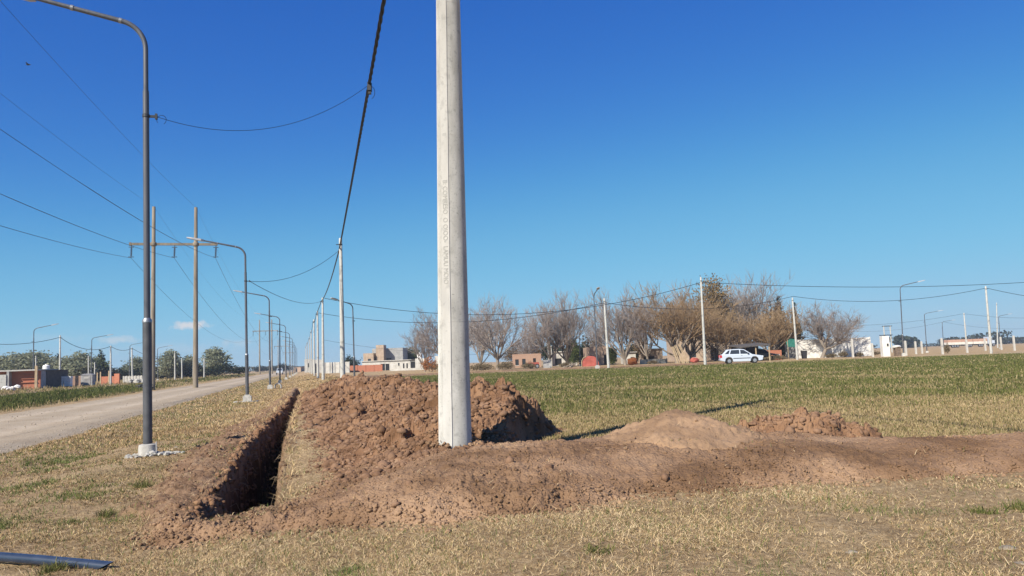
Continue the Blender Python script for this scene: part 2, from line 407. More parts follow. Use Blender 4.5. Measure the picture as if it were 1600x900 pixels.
M['twig'] = mat('twig_grey', (.225, .185, .160), (.36, .31, .275), .7, .9)
M['twig_brown'] = mat('twig_brown', (.26, .175, .095), (.40, .285, .165), .7, .9)
M['white_wall'] = mat('white_wall', (.42, .40, .35), (.56, .54, .49), 1.3, .9, .004, 20)
M['white_bright'] = mat('white_render', (.60, .575, .52), (.74, .72, .67), 1.3, .9, .004, 20)
M['stone'] = mat('field_stone', (.20, .165, .12), (.30, .255, .19), 9, .9, .004, 50)
M['grey_wall'] = mat('block_wall_grey', (.26, .26, .25), (.38, .375, .355), 1.6, .9, .006, 16)
M['tan_wall'] = mat('plaster_tan', (.34, .255, .18), (.45, .35, .26), 1.5, .9, .004, 20)
M['dark'] = mat('dark_opening', (.02, .02, .022), rough=.4)
M['glass'] = mat('window_glass', (.03, .035, .04), rough=.1, spec=.6)
M['wood'] = mat('timber', (.30, .22, .13), (.46, .36, .23), 3, .85, .003, 30, stretch=(6, 6, .6))
M['tin'] = mat('zinc_roof', (.22, .21, .20), (.34, .33, .31), 2, .6, metal=.2)
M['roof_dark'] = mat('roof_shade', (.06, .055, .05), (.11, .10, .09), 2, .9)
M['bag'] = mat('bag_white', (.66, .64, .60), (.78, .76, .72), 6, .8, .01, 12)
M['red_cloth'] = mat('tarp_red', (.30, .07, .05), (.42, .11, .085), 2, .8, .01, 8)
M['green_cloth'] = mat('shade_cloth_green', (.02, .12, .09), (.04, .18, .14), 3, .9)
M['rubber'] = mat('tyre_rubber', (.02, .02, .02), rough=.9)
M['carwhite'] = mat('car_paint_white', (.48, .53, .60), rough=.22, spec=.6)
M['carblack'] = mat('car_trim_black', (.03, .03, .033), rough=.6)
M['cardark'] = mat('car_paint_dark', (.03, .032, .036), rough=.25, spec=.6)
M['rim'] = mat('wheel_rim', (.42, .43, .45), rough=.35, metal=.7)
M['lightred'] = mat('tail_lamp_red', (.45, .02, .02), rough=.3)
M['lightclear'] = mat('head_lamp_clear', (.75, .76, .78), rough=.12, spec=.7)
M['plaster_or'] = mat('plaster_orange', (.36, .25, .175), (.45, .33, .24), 1.5, .9)
def brick_mat(name, c1, c2, mortar, sc=1):
    m = bpy.data.materials.new(name); m.use_nodes = True; t = m.node_tree; p = t.nodes['Principled BSDF']; p.inputs['Roughness'].default_value = .9
    tcn = N(t, 'ShaderNodeTexCoord'); b = N(t, 'ShaderNodeTexBrick')
    mp = N(t, 'ShaderNodeMapping'); mp.inputs['Rotation'].default_value = (R(90), 0, 0); t.links.new(tcn.outputs['Object'], mp.inputs[0]); t.links.new(mp.outputs[0], b.inputs[0])
    b.inputs['Color1'].default_value = (*c1, 1); b.inputs['Color2'].default_value = (*c2, 1); b.inputs['Mortar'].default_value = (*mortar, 1)
    b.inputs['Scale'].default_value = 2.2 * sc; b.inputs['Mortar Size'].default_value = .03
    t.links.new(b.outputs[0], p.inputs['Base Color']); return m
M['pier'] = mat('pier_brown', (.12, .085, .06), (.20, .15, .11), 5, .9)
M['brick'] = brick_mat('hollow_brick_red', (.42, .13, .065), (.34, .10, .05), (.36, .20, .13))
M['brick_pale'] = brick_mat('brick_salmon', (.36, .22, .15), (.30, .17, .115), (.34, .26, .20))

# ------------------------------------------------------------------ ground sheet
def green_amt(x, y):
    c = perp(x, y); n = fbm(x * .22, y * .22, 4, 101); n2 = fbm(x * .9, y * .9, 3, 103)
    edge = 15.5 + 3.2 * n + 1.2 * n2
    g = sst(edge - 1.5, edge + 4, y) * sst(2.0, 4.5, c - .02 * y + n) * sst(79, 75, y + 1.5 * n)
    w = sst(-13.4, -14.2, c + .4 * n2) * sst(-21, -18.5, c + 1.2 * n) * sst(100, 60, y)            # weedy strip beyond the road
    w2 = sst(-14, -15, c) * sst(-22, -18, c) * sst(60, 90, y) * .55 * sst(-.2, .4, n + .3)
    v = .55 * sst(.05, .5, fbm(x * .55, y * .3, 3, 105)) * sst(-5.9, -5.2, c) * sst(-1.2, -2.4, c)
    return np.clip(np.maximum(np.maximum(g, w), np.maximum(v, w2)), 0, 1)
def dirt_far(x, y):
    c = perp(x, y); n = fbm(x * .15, y * .15, 3, 111)
    a = sst(78.5, 79.5, y + .8 * n) * sst(96, 92, y + n) * sst(30, 24, x + 2 * n) * sst(-2, 4, c + n)         # the cross street of bare earth
    b = sst(-21, -23, c + n) * sst(-36, -33, c) * sst(20, 40, y) * sst(120, 90, y) * .8
    return np.clip(np.maximum(a, b), 0, 1)
def pale_path(x, y):
    c = perp(x, y); n = fbm(x * .3, y * .3, 3, 121)
    a = sst(-20.6, -21.2, c + .4 * n) * sst(-24, -23.2, c + .4 * n) * sst(160, 120, y)
    b = sst(77.0, 77.8, y + .5 * n) * sst(79.6, 78.9, y + .5 * n) * sst(5, 8, c)
    b2 = sst(83.2, 83.8, y - .02 * x + .4 * n) * sst(87, 86, y - .02 * x + .4 * n) * sst(24, 30, x)
    return np.clip(np.maximum(np.maximum(a, b * .85), b2 * .7), 0, 1)
fine_a = np.linspace(R(-40), R(40), 740)
coarse_a = np.linspace(R(40), R(320), 72)[1:-1]
ang = np.concatenate([fine_a, coarse_a])
rad = np.concatenate([np.linspace(.15, 4.0, 16)[:-1], np.exp(np.linspace(math.log(4.0), math.log(62), 560))[:-1], np.exp(np.linspace(math.log(62), math.log(955), 60))])
A, RR = np.meshgrid(ang, rad)
GX, GY = np.sin(A) * RR, np.cos(A) * RR
GZ, g_soil, g_road, g_tr = surface(GX, GY)
g_green = green_amt(GX, GY); g_dirt = dirt_far(GX, GY); g_path = pale_path(GX, GY)
g_soil = np.maximum(g_soil, sst(-.15, .05, g_tr))
na, nr = len(ang), len(rad)
idx = np.arange(na * nr).reshape(nr, na)
nxt = np.roll(idx, -1, 1)
quads = np.stack([idx[:-1], idx[1:], nxt[1:], nxt[:-1]], -1).reshape(-1, 4)

gm = bpy.data.materials.new('dry_ground'); gm.use_nodes = True; t = gm.node_tree; p = t.nodes['Principled BSDF']
p.inputs['Roughness'].default_value = .95; p.inputs['Specular IOR Level'].default_value = .08
tcn = N(t, 'ShaderNodeTexCoord')
def gnoise(sc, det=6, rough=.6):
    n = N(t, 'ShaderNodeTexNoise'); n.inputs['Scale'].default_value = sc; n.inputs['Detail'].default_value = det; n.inputs['Roughness'].default_value = rough
    t.links.new(tcn.outputs['Object'], n.inputs['Vector']); return n
def ramp(src, stops):
    cr = N(t, 'ShaderNodeValToRGB'); t.links.new(src, cr.inputs[0]); e = cr.color_ramp.elements
    while len(e) < len(stops): e.new(.5)
    for k, (pos, c) in enumerate(stops): e[k].position = pos; e[k].color = (*c, 1)
    return cr.outputs[0]
def mixc(fac, a, b):
    m_ = N(t, 'ShaderNodeMix', data_type='RGBA'); t.links.new(fac, m_.inputs[0]); t.links.new(a, m_.inputs[6]); t.links.new(b, m_.inputs[7]); return m_.outputs[2]
def gattr(nm): return N(t, 'ShaderNodeAttribute', attribute_name=nm).outputs['Fac']
c_dry = ramp(gnoise(21, 8, .75).outputs[0], [(.34, (.135, .088, .043)), (.5, (.38, .265, .14)), (.64, (.60, .45, .265))])
c_patch = ramp(gnoise(.8, 5).outputs[0], [(.38, (.24, .155, .080)), (.62, (.49, .36, .205))])
mxp = N(t, 'ShaderNodeMix', data_type='RGBA'); mxp.inputs[0].default_value = .38; t.links.new(c_dry, mxp.inputs[6]); t.links.new(c_patch, mxp.inputs[7])
c_green = ramp(gnoise(1.3, 7, .75).outputs[0], [(.32, (.075, .078, .026)), (.5, (.125, .122, .044)), (.68, (.26, .20, .095))])
c_soil = ramp(gnoise(3.5, 7, .65).outputs[0], [(.33, (.15, .090, .052)), (.52, (.27, .168, .100)), (.70, (.37, .25, .155))])
c_dirt = ramp(gnoise(.25, 5).outputs[0], [(.35, (.20, .115, .068)), (.65, (.31, .20, .125))])
c_path = ramp(gnoise(.9, 5).outputs[0], [(.35, (.33, .26, .165)), (.65, (.46, .38, .26))])
cc = mixc(gattr('green'), mxp.outputs[2], c_green); cc = mixc(gattr('dirt'), cc, c_dirt); cc = mixc(gattr('path'), cc, c_path); cc = mixc(gattr('soil'), cc, c_soil)
c_trench_shade = ramp(gnoise(5, 6).outputs[0], [(.35, (.030, .017, .010)), (.65, (.070, .040, .024))]); cc = mixc(gattr('trench_shade'), cc, c_trench_shade)  # near-black soil colour painted into the trench to deepen its shade
t.links.new(cc, p.inputs['Base Color'])
bn = N(t, 'ShaderNodeBump'); bn.inputs['Distance'].default_value = .04; t.links.new(gnoise(26, 8, .75).outputs[0], bn.inputs['Height']); t.links.new(bn.outputs[0], p.inputs['Normal'])
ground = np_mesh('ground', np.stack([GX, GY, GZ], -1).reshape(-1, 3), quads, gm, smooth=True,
                 attrs=dict(green=g_green.ravel(), soil=g_soil.ravel(), dirt=g_dirt.ravel(), path=g_path.ravel(), trench_shade=(sst(.10, .45, trench_h(GX, GY)[0])).ravel()))
tag(ground, kind='structure')

# ------------------------------------------------------------------ gravel road
s_ = np.concatenate([np.linspace(-15, 120, 520), np.geomspace(122, 900, 60)]); u_ = np.linspace(0, 1, 34)
SS, UU = np.meshgrid(s_, u_, indexing='ij')
left = -12.75 + .30 * fbm(SS * .35, SS * 0 + .5, 4, 131); right_ = -5.95 + .28 * fbm(SS * .4, SS * 0 + 8.5, 4, 133)
CC = left + (right_ - left) * UU
RX, RY = CS * CC - SN * SS, SN * CC + CS * SS
edge = np.minimum(UU, 1 - UU)
RZ = base(RX, RY) - .075 + .105 * sst(0, .10, edge) - .03 * (np.exp(-((UU - .3) / .06) ** 2) + np.exp(-((UU - .66) / .06) ** 2)) + .012 * fbm(RX * 1.5, RY * 1.5, 3, 135)
ri = np.arange(SS.size).reshape(SS.shape)
rq = np.stack([ri[:-1, :-1], ri[:-1, 1:], ri[1:, 1:], ri[1:, :-1]], -1).reshape(-1, 4)
rm = bpy.data.materials.new('gravel_road'); rm.use_nodes = True; t = rm.node_tree; p = t.nodes['Principled BSDF']; p.inputs['Roughness'].default_value = .95; p.inputs['Specular IOR Level'].default_value = .1
tcn = N(t, 'ShaderNodeTexCoord')
a1 = ramp(gnoise(14, 8, .75).outputs[0], [(.3, (.26, .205, .14)), (.5, (.39, .32, .235)), (.7, (.52, .44, .335))])
a2 = ramp(gnoise(.55, 5).outputs[0], [(.38, (.34, .27, .19)), (.62, (.44, .375, .285))])
mxr = N(t, 'ShaderNodeMix', data_type='RGBA'); mxr.inputs[0].default_value = .45; t.links.new(a1, mxr.inputs[6]); t.links.new(a2, mxr.inputs[7])
wheel = ramp(gattr('wheel'), [(0, (.90, .88, .84)), (1, (1.10, 1.09, 1.07))])
mm = N(t, 'ShaderNodeMix', data_type='RGBA', blend_type='MULTIPLY'); mm.inputs[0].default_value = 1; t.links.new(mxr.outputs[2], mm.inputs[6]); t.links.new(wheel, mm.inputs[7])
t.links.new(mm.outputs[2], p.inputs['Base Color'])
bn = N(t, 'ShaderNodeBump'); bn.inputs['Distance'].default_value = .012; t.links.new(gnoise(35, 8, .7).outputs[0], bn.inputs['Height']); t.links.new(bn.outputs[0], p.inputs['Normal'])
wh = np.exp(-((UU - .3) / .08) ** 2) + np.exp(-((UU - .66) / .08) ** 2)
road = np_mesh('gravel_road', np.stack([RX, RY, RZ], -1).reshape(-1, 3), rq, rm, smooth=True, attrs=dict(wheel=wh.ravel())); tag(road, kind='structure')

# ------------------------------------------------------------------ heaps of earth, each a sheet of its own over the ground
RX0 = (rad > 4) & (rad < 48)
sub = np.ix_(RX0, np.arange(740)); X2, Y2 = GX[sub], GY[sub]
GBASE = GZ[sub] + 0
def heap_sheet(name, h, sd, mt, extra=0.0):
    keep = sd > -.06
    kq = keep[:-1, :-1] & keep[1:, :-1] & keep[1:, 1:] & keep[:-1, 1:]
    z = GBASE + h + extra
    z = np.where(sd > .02, z, np.minimum(z, GBASE - .03))
    n0, n1 = X2.shape; ii = np.arange(n0 * n1).reshape(n0, n1)
    q = np.stack([ii[:-1, :-1], ii[1:, :-1], ii[1:, 1:], ii[:-1, 1:]], -1)[kq]
    used, inv = np.unique(q, return_inverse=True)
    v = np.stack([X2, Y2, z], -1).reshape(-1, 3)[used]
    return np_mesh(name, v, inv.reshape(-1, 4), mt, smooth=True)
hb, sdb_ = band_h(X2, Y2)
hh, sdh = heap_h(X2, Y2)
hc, sdc = cone_h(X2, Y2)
hp, sdp = pile_h(X2, Y2)
strip = heap_sheet('backfilled_soil', hb, sdb_ - .0, M['soil_dry']); tag(strip, kind='structure')
bandtop = np.where(sdb_ > 0, np.maximum(hb, 0), 0)
heap = heap_sheet('soil_heap', np.maximum(hh, -.05) + bandtop * sst(0, .3, sdh) * .6, sdh, M['soil'])
heap.data.polygons.foreach_set('use_smooth', np.zeros(len(heap.data.polygons), bool))
tag(heap, 'long ridge of reddish brown cloddy earth dug from the trench, behind the big concrete pole', 'soil heap')
cone = heap_sheet('soil_cone', hc + bandtop, sdc, M['soil_fine'])
tag(cone, 'smooth pointed cone of fine light brown earth right of the big pole', 'soil heap')
pile = heap_sheet('clod_pile', hp + bandtop, sdp, M['soil']); pile.data.polygons.foreach_set('use_smooth', np.zeros(len(pile.data.polygons), bool))
tag(pile, 'low pile of big broken clods right of the smooth earth cone', 'soil heap')
TOP = GBASE + np.maximum(np.maximum(bandtop, np.where(sdh > 0, hh + .6 * bandtop, 0)), np.maximum(np.where(sdc > 0, hc + bandtop, 0), np.where(sdp > 0, hp + bandtop, 0)))
def top_z(x, y):
    """height of the finished surface, looked up on the fine grid"""
    a = (np.arctan2(x, y) - R(-40)) / R(80) * 739; r_ = np.hypot(x, y)
    rr_ = rad[RX0]; f = np.interp(r_, rr_, np.arange(len(rr_)))
    i = np.clip(a.astype(int), 0, 738); j = np.clip(f.astype(int), 0, len(rr_) - 2); fa = np.clip(a - i, 0, 1); fr = np.clip(f - j, 0, 1)
    return (TOP[j, i] * (1 - fa) + TOP[j, i + 1] * fa) * (1 - fr) + (TOP[j + 1, i] * (1 - fa) + TOP[j + 1, i + 1] * fa) * fr
def tz(x, y): return float(top_z(np.array([x]), np.array([y]))[0])

# ------------------------------------------------------------------ grass, straw and clods, each one object of stuff
def polar(n, r0, r1, a0=-39.5, a1=39.5):
    a = R(a0) + RNG.random(n) * R(a1 - a0); r = r0 * (r1 / r0) ** RNG.random(n); return np.sin(a) * r, np.cos(a) * r
def masks(x, y):
    sdB = band_h(x, y)[1]; sdH = heap_h(x, y)[1]; sdC = cone_h(x, y)[1]; sdP = pile_h(x, y)[1]
    return np.maximum(np.maximum(sdB, sdH), np.maximum(sdC, sdP)), bank(x, y), trench_h(x, y)[1]
def blades(name, x, y, z, L, wd, lean, tv, mt, bend=True):
    n = len(x); th = RNG.random(n) * 2 * math.pi; ph = RNG.random(n) * 2 * math.pi
    dx, dy = np.cos(th) * np.sin(lean), np.sin(th) * np.sin(lean); dz = np.cos(lean)
    wx, wy = np.cos(ph) * wd / 2, np.sin(ph) * wd / 2
    b0 = np.stack([x - wx, y - wy, z - .004], -1); b1 = np.stack([x + wx, y + wy, z - .004], -1)
    k = .55
    m0 = np.stack([x + dx * L * k * .75 - wx * .8, y + dy * L * k * .75 - wy * .8, z + dz * L * k * 1.15], -1)
    m1 = m0 + np.stack([wx * 1.6, wy * 1.6, wx * 0], -1)
    tp = np.stack([x + dx * L * 1.15, y + dy * L * 1.15, z + dz * L * .9], -1)
    v = np.stack([b0, b1, m1, m0, tp], 1).reshape(-1, 3)
    o = (np.arange(n) * 5)[:, None]
    f = np.concatenate([o + np.array([[0, 1, 2]]), o + np.array([[0, 2, 3]]), o + np.array([[3, 2, 4]])])
    return tag(np_mesh(name, v, f, mt, attrs=dict(t=np.repeat(tv, 5))), kind='stuff')
GRASS = [(0, (.13, .080, .038)), (.25, (.37, .25, .12)), (.45, (.56, .405, .205)), (.62, (.63, .49, .29)), (.70, (.17, .17, .060)), (.85, (.095, .125, .030)), (1, (.14, .18, .050))]
M['grass_dry'] = attr_mat('grass_dry', GRASS, transl=.15)
M['grass_green'] = attr_mat('grass_green', [(0, (.042, .052, .014)), (.35, (.100, .116, .030)), (.6, (.160, .164, .050)), (.72, (.21, .185, .072)), (.85, (.31, .235, .115)), (1, (.46, .36, .20))], transl=.2)
# near dry turf
x, y = polar(760000, 4.2, 20)
tx, ty = polar(90000, 4.2, 20); ti = RNG.integers(0, len(tx), len(x)); tm = RNG.random(len(x)) < .62
x = np.where(tm, tx[ti] + RNG.normal(0, .011, len(x)), x); y = np.where(tm, ty[ti] + RNG.normal(0, .011, len(x)), y)
ms, bk, tr = masks(x, y); c = perp(x, y)
pn = fbm(x * .9, y * .9, 4, 141)
keep = (RNG.random(len(x)) < np.where(ms > -.5, sst(.05, -.28, ms) * .9 + .012, 1) * (1 - .93 * sst(-.15, .3, bk) * sst(.30, -.05, fbm(x * 1.1, y * 1.1, 4, 145) - .25 * sst(.9, .2, bk))) * np.clip(.66 + 1.5 * pn, .10, 1)) & (tr < -.05)
keep &= ~((c < -5.7 + .25 * fbm(along(x, y) * .4, x * 0 + 8.5, 3, 133)) & (c > -13.6))
x, y = x[keep], y[keep]; c = c[keep]; pn = pn[keep]; n = len(x); r = np.hypot(x, y)
gp = fbm(x * .7, y * .7, 4, 151) + .5 * (fbm(x * 2.6, y * 2.6, 2, 153))
leftv = sst(-.5, -2.0, c)
pg = np.clip(sst(.40, .8, gp) * .5 + leftv * sst(.0, .55, gp) * .5 + .06, 0, .8)
isg = RNG.random(n) < pg
tv = np.where(isg, .70 + .30 * RNG.random(n), np.clip(.44 - .20 * leftv + .30 * pn + .22 * RNG.normal(size=n) - .35 * (RNG.random(n) < .14), 0, .62))  # a random share of blades is darkened to paint shadow gaps into the turf
L = (.016 + .040 * RNG.random(n) ** 2.2 + .022 * isg + .014 * leftv); wd = (.0020 + .0026 * RNG.random(n)) * np.clip(r / 5.5, .9, 4)
lean = np.clip(np.abs(RNG.normal(1.22, .28, n)) - .35 * isg, .15, 1.52)
blades('dry_grass', x, y, top_z(x, y), L, wd, lean, tv, M['grass_dry'])
# pale straw lying loose on the turf and the bare soil
x, y = polar(11000, 4.2, 18); ms, bk, tr = masks(x, y)
keep = (tr < -.03) & (RNG.random(len(x)) < np.where(ms > .1, .16, .75)); x, y = x[keep], y[keep]; n = len(x)
blades('straw', x, y, top_z(x, y) + .012, .03 + .12 * RNG.random(n) ** 2.5, .003 + .002 * RNG.random(n), np.clip(RNG.normal(1.35, .15, n), .8, 1.5), np.clip(RNG.normal(.55, .06, n), .4, .62), M['grass_dry'])
# tall tufts by the trench rim and roots hanging over the edge
px_, py_ = [], []
for s0 in np.arange(S0 + .2, 40, .09):
    l_, r_ = trench_edges(np.array([s0])); rgt = random.random() < .6
    cc_ = (r_[0] + random.uniform(.03, .2)) if rgt else (l_[0] - random.uniform(.03, .25))
    if not rgt and s0 < 16 and random.random() < .8: continue
    for k in range(random.randint(2, 7)):
        ss2 = s0 + random.uniform(-.05, .05); px_.append(CS * cc_ - SN * ss2); py_.append(SN * cc_ + CS * ss2)
x, y = np.array(px_), np.array(py_); n = len(x)
blades('rim_grass', x, y, top_z(x, y), .08 + .14 * RNG.random(n), np.full(n, .006) * np.clip(np.hypot(x, y) / 9, 1, 3), np.clip(RNG.normal(1.0, .35, n), .2, 1.5), np.clip(RNG.normal(.42, .12, n), .1, .62), M['grass_dry'])
# field beyond the heaps
x, y = polar(560000, 11.5, 92)
ms, bk, tr = masks(x, y); c = perp(x, y); g = green_amt(x, y); r = np.hypot(x, y); df = dirt_far(x, y); pp = pale_path(x, y)
keep = (ms < -.05) & (tr < -.1) & (c > 2.0) & (RNG.random(len(x)) < 1 - .9 * df - .8 * pp) & (bk < 0)
x, y, g, r, c = x[keep], y[keep], g[keep], r[keep], c[keep]; n = len(x)
pn = fbm(x * .35, y * .35, 4, 161); pn2 = fbm(x * 1.6, y * 1.6, 3, 163)
isg = RNG.random(n) < np.clip(g * (.56 + .85 * pn + .5 * pn2 + .30 * sst(26, 50, r)) + .06, 0, .93)
tv = np.where(isg, np.clip(.44 + .20 * pn + .10 * pn2 + np.where(r > 35, .11, .16) * RNG.normal(size=n), 0, .76), np.clip(.86 + .07 * RNG.normal(size=n) + .06 * pn2, .74, 1))
L = (.025 + .065 * RNG.random(n) ** 1.5) * (1 + .45 * g); wd = (.005 + .004 * RNG.random(n)) * np.clip(r / 9, 1, 9)
zz = np.where(r < 46, top_z(x, y), base(x, y)) 
blades('field_grass', x, y, zz, L, wd, np.clip(np.abs(RNG.normal(.55, .35, n)), .05, 1.4), tv, M['grass_green'])
x, y = polar(170000, 19, 150, -34, -5); c = perp(x, y); r = np.hypot(x, y)
ms, bk, tr = masks(x, y)
keep = (c > -6.0 + .28 * fbm(along(x, y) * .4, x * 0 + 8.5, 4, 133)) & (c < np.where(along(x, y) > 42, 4, -.2)) & (ms < -.05) & (tr < -.05) & (RNG.random(len(x)) < np.where(bk > 0, .2, 1)); x, y, c, r, bk = x[keep], y[keep], c[keep], r[keep], bk[keep]; n = len(x)
pn = fbm(x * .5, y * .35, 4, 191); isg = RNG.random(n) < np.clip(.28 * sst(-1.6, -3.5, c) + .5 * pn * sst(-1, -3.5, c) + .08, .03, .75)
tv = np.where(isg, .70 + .22 * RNG.random(n), np.clip(.33 + .2 * pn + .15 * RNG.normal(size=n), 0, .62))
blades('verge_grass', x, y, np.where(r < 46, top_z(x, y), base(x, y)), .05 + .06 * RNG.random(n), (.006 + .004 * RNG.random(n)) * np.clip(r / 13, 1, 9), np.clip(np.abs(RNG.normal(.95, .3, n)), .1, 1.45), tv, M['grass_dry'])
# weeds on the far side of the road and rough grass round the far lots
x, y = polar(330000, 22, 260, -46, -14); c = perp(x, y); r = np.hypot(x, y)
g = green_amt(x, y); pp = pale_path(x, y)
keep = (c < -13.1) & (RNG.random(len(x)) < np.where(g > .3, 1, .22) * (1 - pp)) ; x, y, g, r, c = x[keep], y[keep], g[keep], r[keep], c[keep]; n = len(x)
pn = fbm(x * .5, y * .5, 4, 171); tall = sst(.15, .6, fbm(x * .35, y * .35, 3, 173)) * sst(-17, -19, c)
isg = RNG.random(n) < np.clip(.25 + .8 * g - .5 * tall, .05, .97)
tv = np.where(isg, np.clip(.30 + .25 * pn + .15 * RNG.normal(size=n), 0, .74), np.clip(.84 + .07 * RNG.normal(size=n), .74, 1))
L = (.12 + .16 * RNG.random(n)) * (1 + 1.6 * tall + .5 * g); wd = (.010 + .010 * RNG.random(n)) * np.clip(r / 26, 1, 8)
blades('verge_weeds', x, y, base(x, y), L, wd, np.clip(np.abs(RNG.normal(.5, .35, n)), .05, 1.4), tv, M['grass_green'])
# loose clods
import bmesh as _bm
def ico(sub):
    b = _bm.new(); _bm.ops.create_icosphere(b, subdivisions=sub, radius=1); b.verts.index_update()
    v = np.array([q.co[:] for q in b.verts]); f = np.array([[w.index for w in q.verts] for q in b.faces]); b.free(); return v, f
def lumps(name, x, y, z, sz, sub, mt, kind='stuff'):
    v0, f0 = ico(sub); n = len(x); k = len(v0)
    q = v0[None] * (1 + RNG.normal(0, .24, (n, k, 1)))
    q = q * (sz[:, None] * (.65 + .6 * RNG.random((n, 3))))[:, None, :]
    a = RNG.random(n) * 6.28; ca, sa = np.cos(a)[:, None], np.sin(a)[:, None]
    qx = q[..., 0] * ca - q[..., 1] * sa; qy = q[..., 0] * sa + q[..., 1] * ca
    v = np.stack([qx + x[:, None], qy + y[:, None], q[..., 2] * .8 + z[:, None]], -1).reshape(-1, 3)
    f = (f0[None] + (np.arange(n) * k)[:, None, None]).reshape(-1, 3)
    return tag(np_mesh(name, v, f, mt), kind=kind)
x, y = polar(130000, 5, 42, -26, 39)
sdH = heap_h(x, y)[1]; sdB = band_h(x, y)[1]; sdP = pile_h(x, y)[1]; sdC = cone_h(x, y)[1]; bk = bank(x, y); tr = trench_h(x, y)[1]
pr = np.maximum.reduce([.75 * (sdH > -.1), .10 * (sdB > -.12) + .45 * (sdB > -.08) * sst(-.15, .5, fbm(x * .9, y * .9, 4, 183) + .55 * sst(.9, .1, sdB) - .15), .7 * (sdP > -.05), .03 * (sdC > 0), .30 * (bk > 0)])
pr = np.where(sdC > .05, .03, pr)
keep = (RNG.random(len(x)) < pr) & (tr < -.03); x, y = x[keep], y[keep]; big = (sdH[keep] > 0) | (sdP[keep] > 0); n = len(x)
sz = np.minimum(.006 + .010 * RNG.random(n) + np.where(big, .050, .014) * RNG.random(n) ** 4 + .04 * (RNG.random(n) < np.where(big, .02, .0015)), .1) * np.clip(np.hypot(x, y) / 12, .85, 1.6)
zz = top_z(x, y) + sz * .15
small = sz < .035
bd = small & (band_h(x, y)[1] > -.1) & ~big
lumps('soil_crumbs', x[small & ~bd], y[small & ~bd], zz[small & ~bd], sz[small & ~bd], 1, M['clod'])
lumps('dry_crumbs', x[bd], y[bd], zz[bd], sz[bd], 1, M['soil_dry'])
lumps('soil_clods', x[~small], y[~small], zz[~small], sz[~small], 1, M['clod'])

n = 2600; s_r = S0 + .2 + (40 - S0) * RNG.random(n) ** 1.6; l_, r_ = trench_edges(s_r)
jl = .15 * fbm(s_r * 1.6, s_r * 0 + 1.7, 4, 83); cc_ = l_ + .07 + jl + RNG.normal(.03, .07, n)
x, y = CS * cc_ - SN * s_r, SN * cc_ + CS * s_r; sz = (.012 + .045 * RNG.random(n) ** 2.5) * np.clip(np.hypot(x, y) / 12, .9, 1.8)
lumps('trench_edge_clods', x, y, top_z(x, y) + sz * .1, sz, 1, M['soil'])
m_ = MB()
for k in range(90):
    s0 = S0 + .3 + 18 * random.random() ** 1.5; l_, r_ = trench_edges(np.array([s0])); rgt = random.random() < .55
    c0 = (r_[0] + .01) if rgt else (l_[0] + .10); sg = -1 if rgt else 1
    x0, y0 = CS * c0 - SN * s0, SN * c0 + CS * s0; z0 = float(base(x0, y0)) - random.uniform(.02, .35)
    d1, d2 = random.uniform(.05, .14), random.uniform(-.12, .12)
    pts = [(x0, y0, z0), (x0 + sg * CS * d1 * .6, y0 + d2 * .4, z0 + random.uniform(-.02, .05)), (x0 + sg * CS * d1, y0 + d2, z0 - random.uniform(.02, .14))]
    m_.tube(pts, [.003, .0022, .0012], 4)
tag(m_.build('hanging_roots', mat('root_pale', (.30, .22, .13), (.42, .33, .22), 8)), kind='stuff')

# loose stones on the gravel and along its edges
n = 5200; s_r = 8 + 60 * RNG.random(n) ** 2; u_r = RNG.random(n) ; cc_ = np.where(RNG.random(n) < .5, -5.95 + RNG.normal(0, .35, n), -12.7 + 6.8 * u_r)
x, y = CS * cc_ - SN * s_r, SN * cc_ + CS * s_r; sz = (.004 + .014 * RNG.random(n) ** 4) * np.clip(np.hypot(x, y) / 18, 1, 1.6)
lumps('road_stones', x, y, base(x, y) + .028 * (cc_ < -6.3), sz, 1, mat('road_stone', (.26, .21, .15), (.40, .335, .25), 3))
n = 9000; i_ = RNG.integers(0, len(BAND), n); j_ = (i_ + 1) % len(BAND); q_ = RNG.random(n)
bx = np.array([p_.x for p_ in BAND]); by = np.array([p_.y for p_ in BAND])
x = bx[i_] + (bx[j_] - bx[i_]) * q_ + RNG.normal(0, .16, n); y = by[i_] + (by[j_] - by[i_]) * q_ + RNG.normal(0, .16, n)
k_ = (trench_h(x, y)[1] < -.03) & (np.abs(np.arctan2(x, y)) < R(39)) & (np.hypot(x, y) < 40); x, y = x[k_], y[k_]; sz = .005 + .022 * RNG.random(len(x)) ** 4
lumps('edge_crumbs', x, y, top_z(x, y) + sz * .2, sz, 1, M['soil_dry'])

# ================================================================== things
UP = Vector((0, 0, 1))
def stand(o, basep, top_px=None, H0=None, rz=0, length=None):
    """set an object on its base; when the photo's top pixel is given, lean and stretch it so that its top is there"""
    o.location = basep
    q = Euler((0, 0, rz)).to_quaternion()
    if top_px is not None:
        tp = at(top_px[0], top_px[1], basep.y); d = tp - basep
        o.scale = (1, 1, d.length / H0)
        q = UP.rotation_difference(d.normalized()) @ q
    elif length: o.scale = (1, 1, length / H0)
    o.rotation_mode = 'QUATERNION'; o.rotation_quaternion = q
    bpy.context.view_layer.update()
    return o
def wpt(o, p): return o.matrix_basis @ Vector(p)

# ------------------------------------------------------------------ the big concrete pole
pb = foot(712, 9.6); pb.z = tz(pb.x, pb.y) - .06
PD = .408
main_pole = thing('concrete_pole', 'big new concrete pole with a pale flat strip of lettering, standing in fresh earth', 'utility pole', pb)
mb = MB(); HP = 8.6
segs = 44
prof = [(PD / 2 - .0085 * z * (1 + .0), z) for z in np.linspace(-.5, HP, 40)]
mb.lathe([(r_, z_) for r_, z_ in prof], segs)
mb.build('shaft', M['concrete'], main_pole, smooth=True)
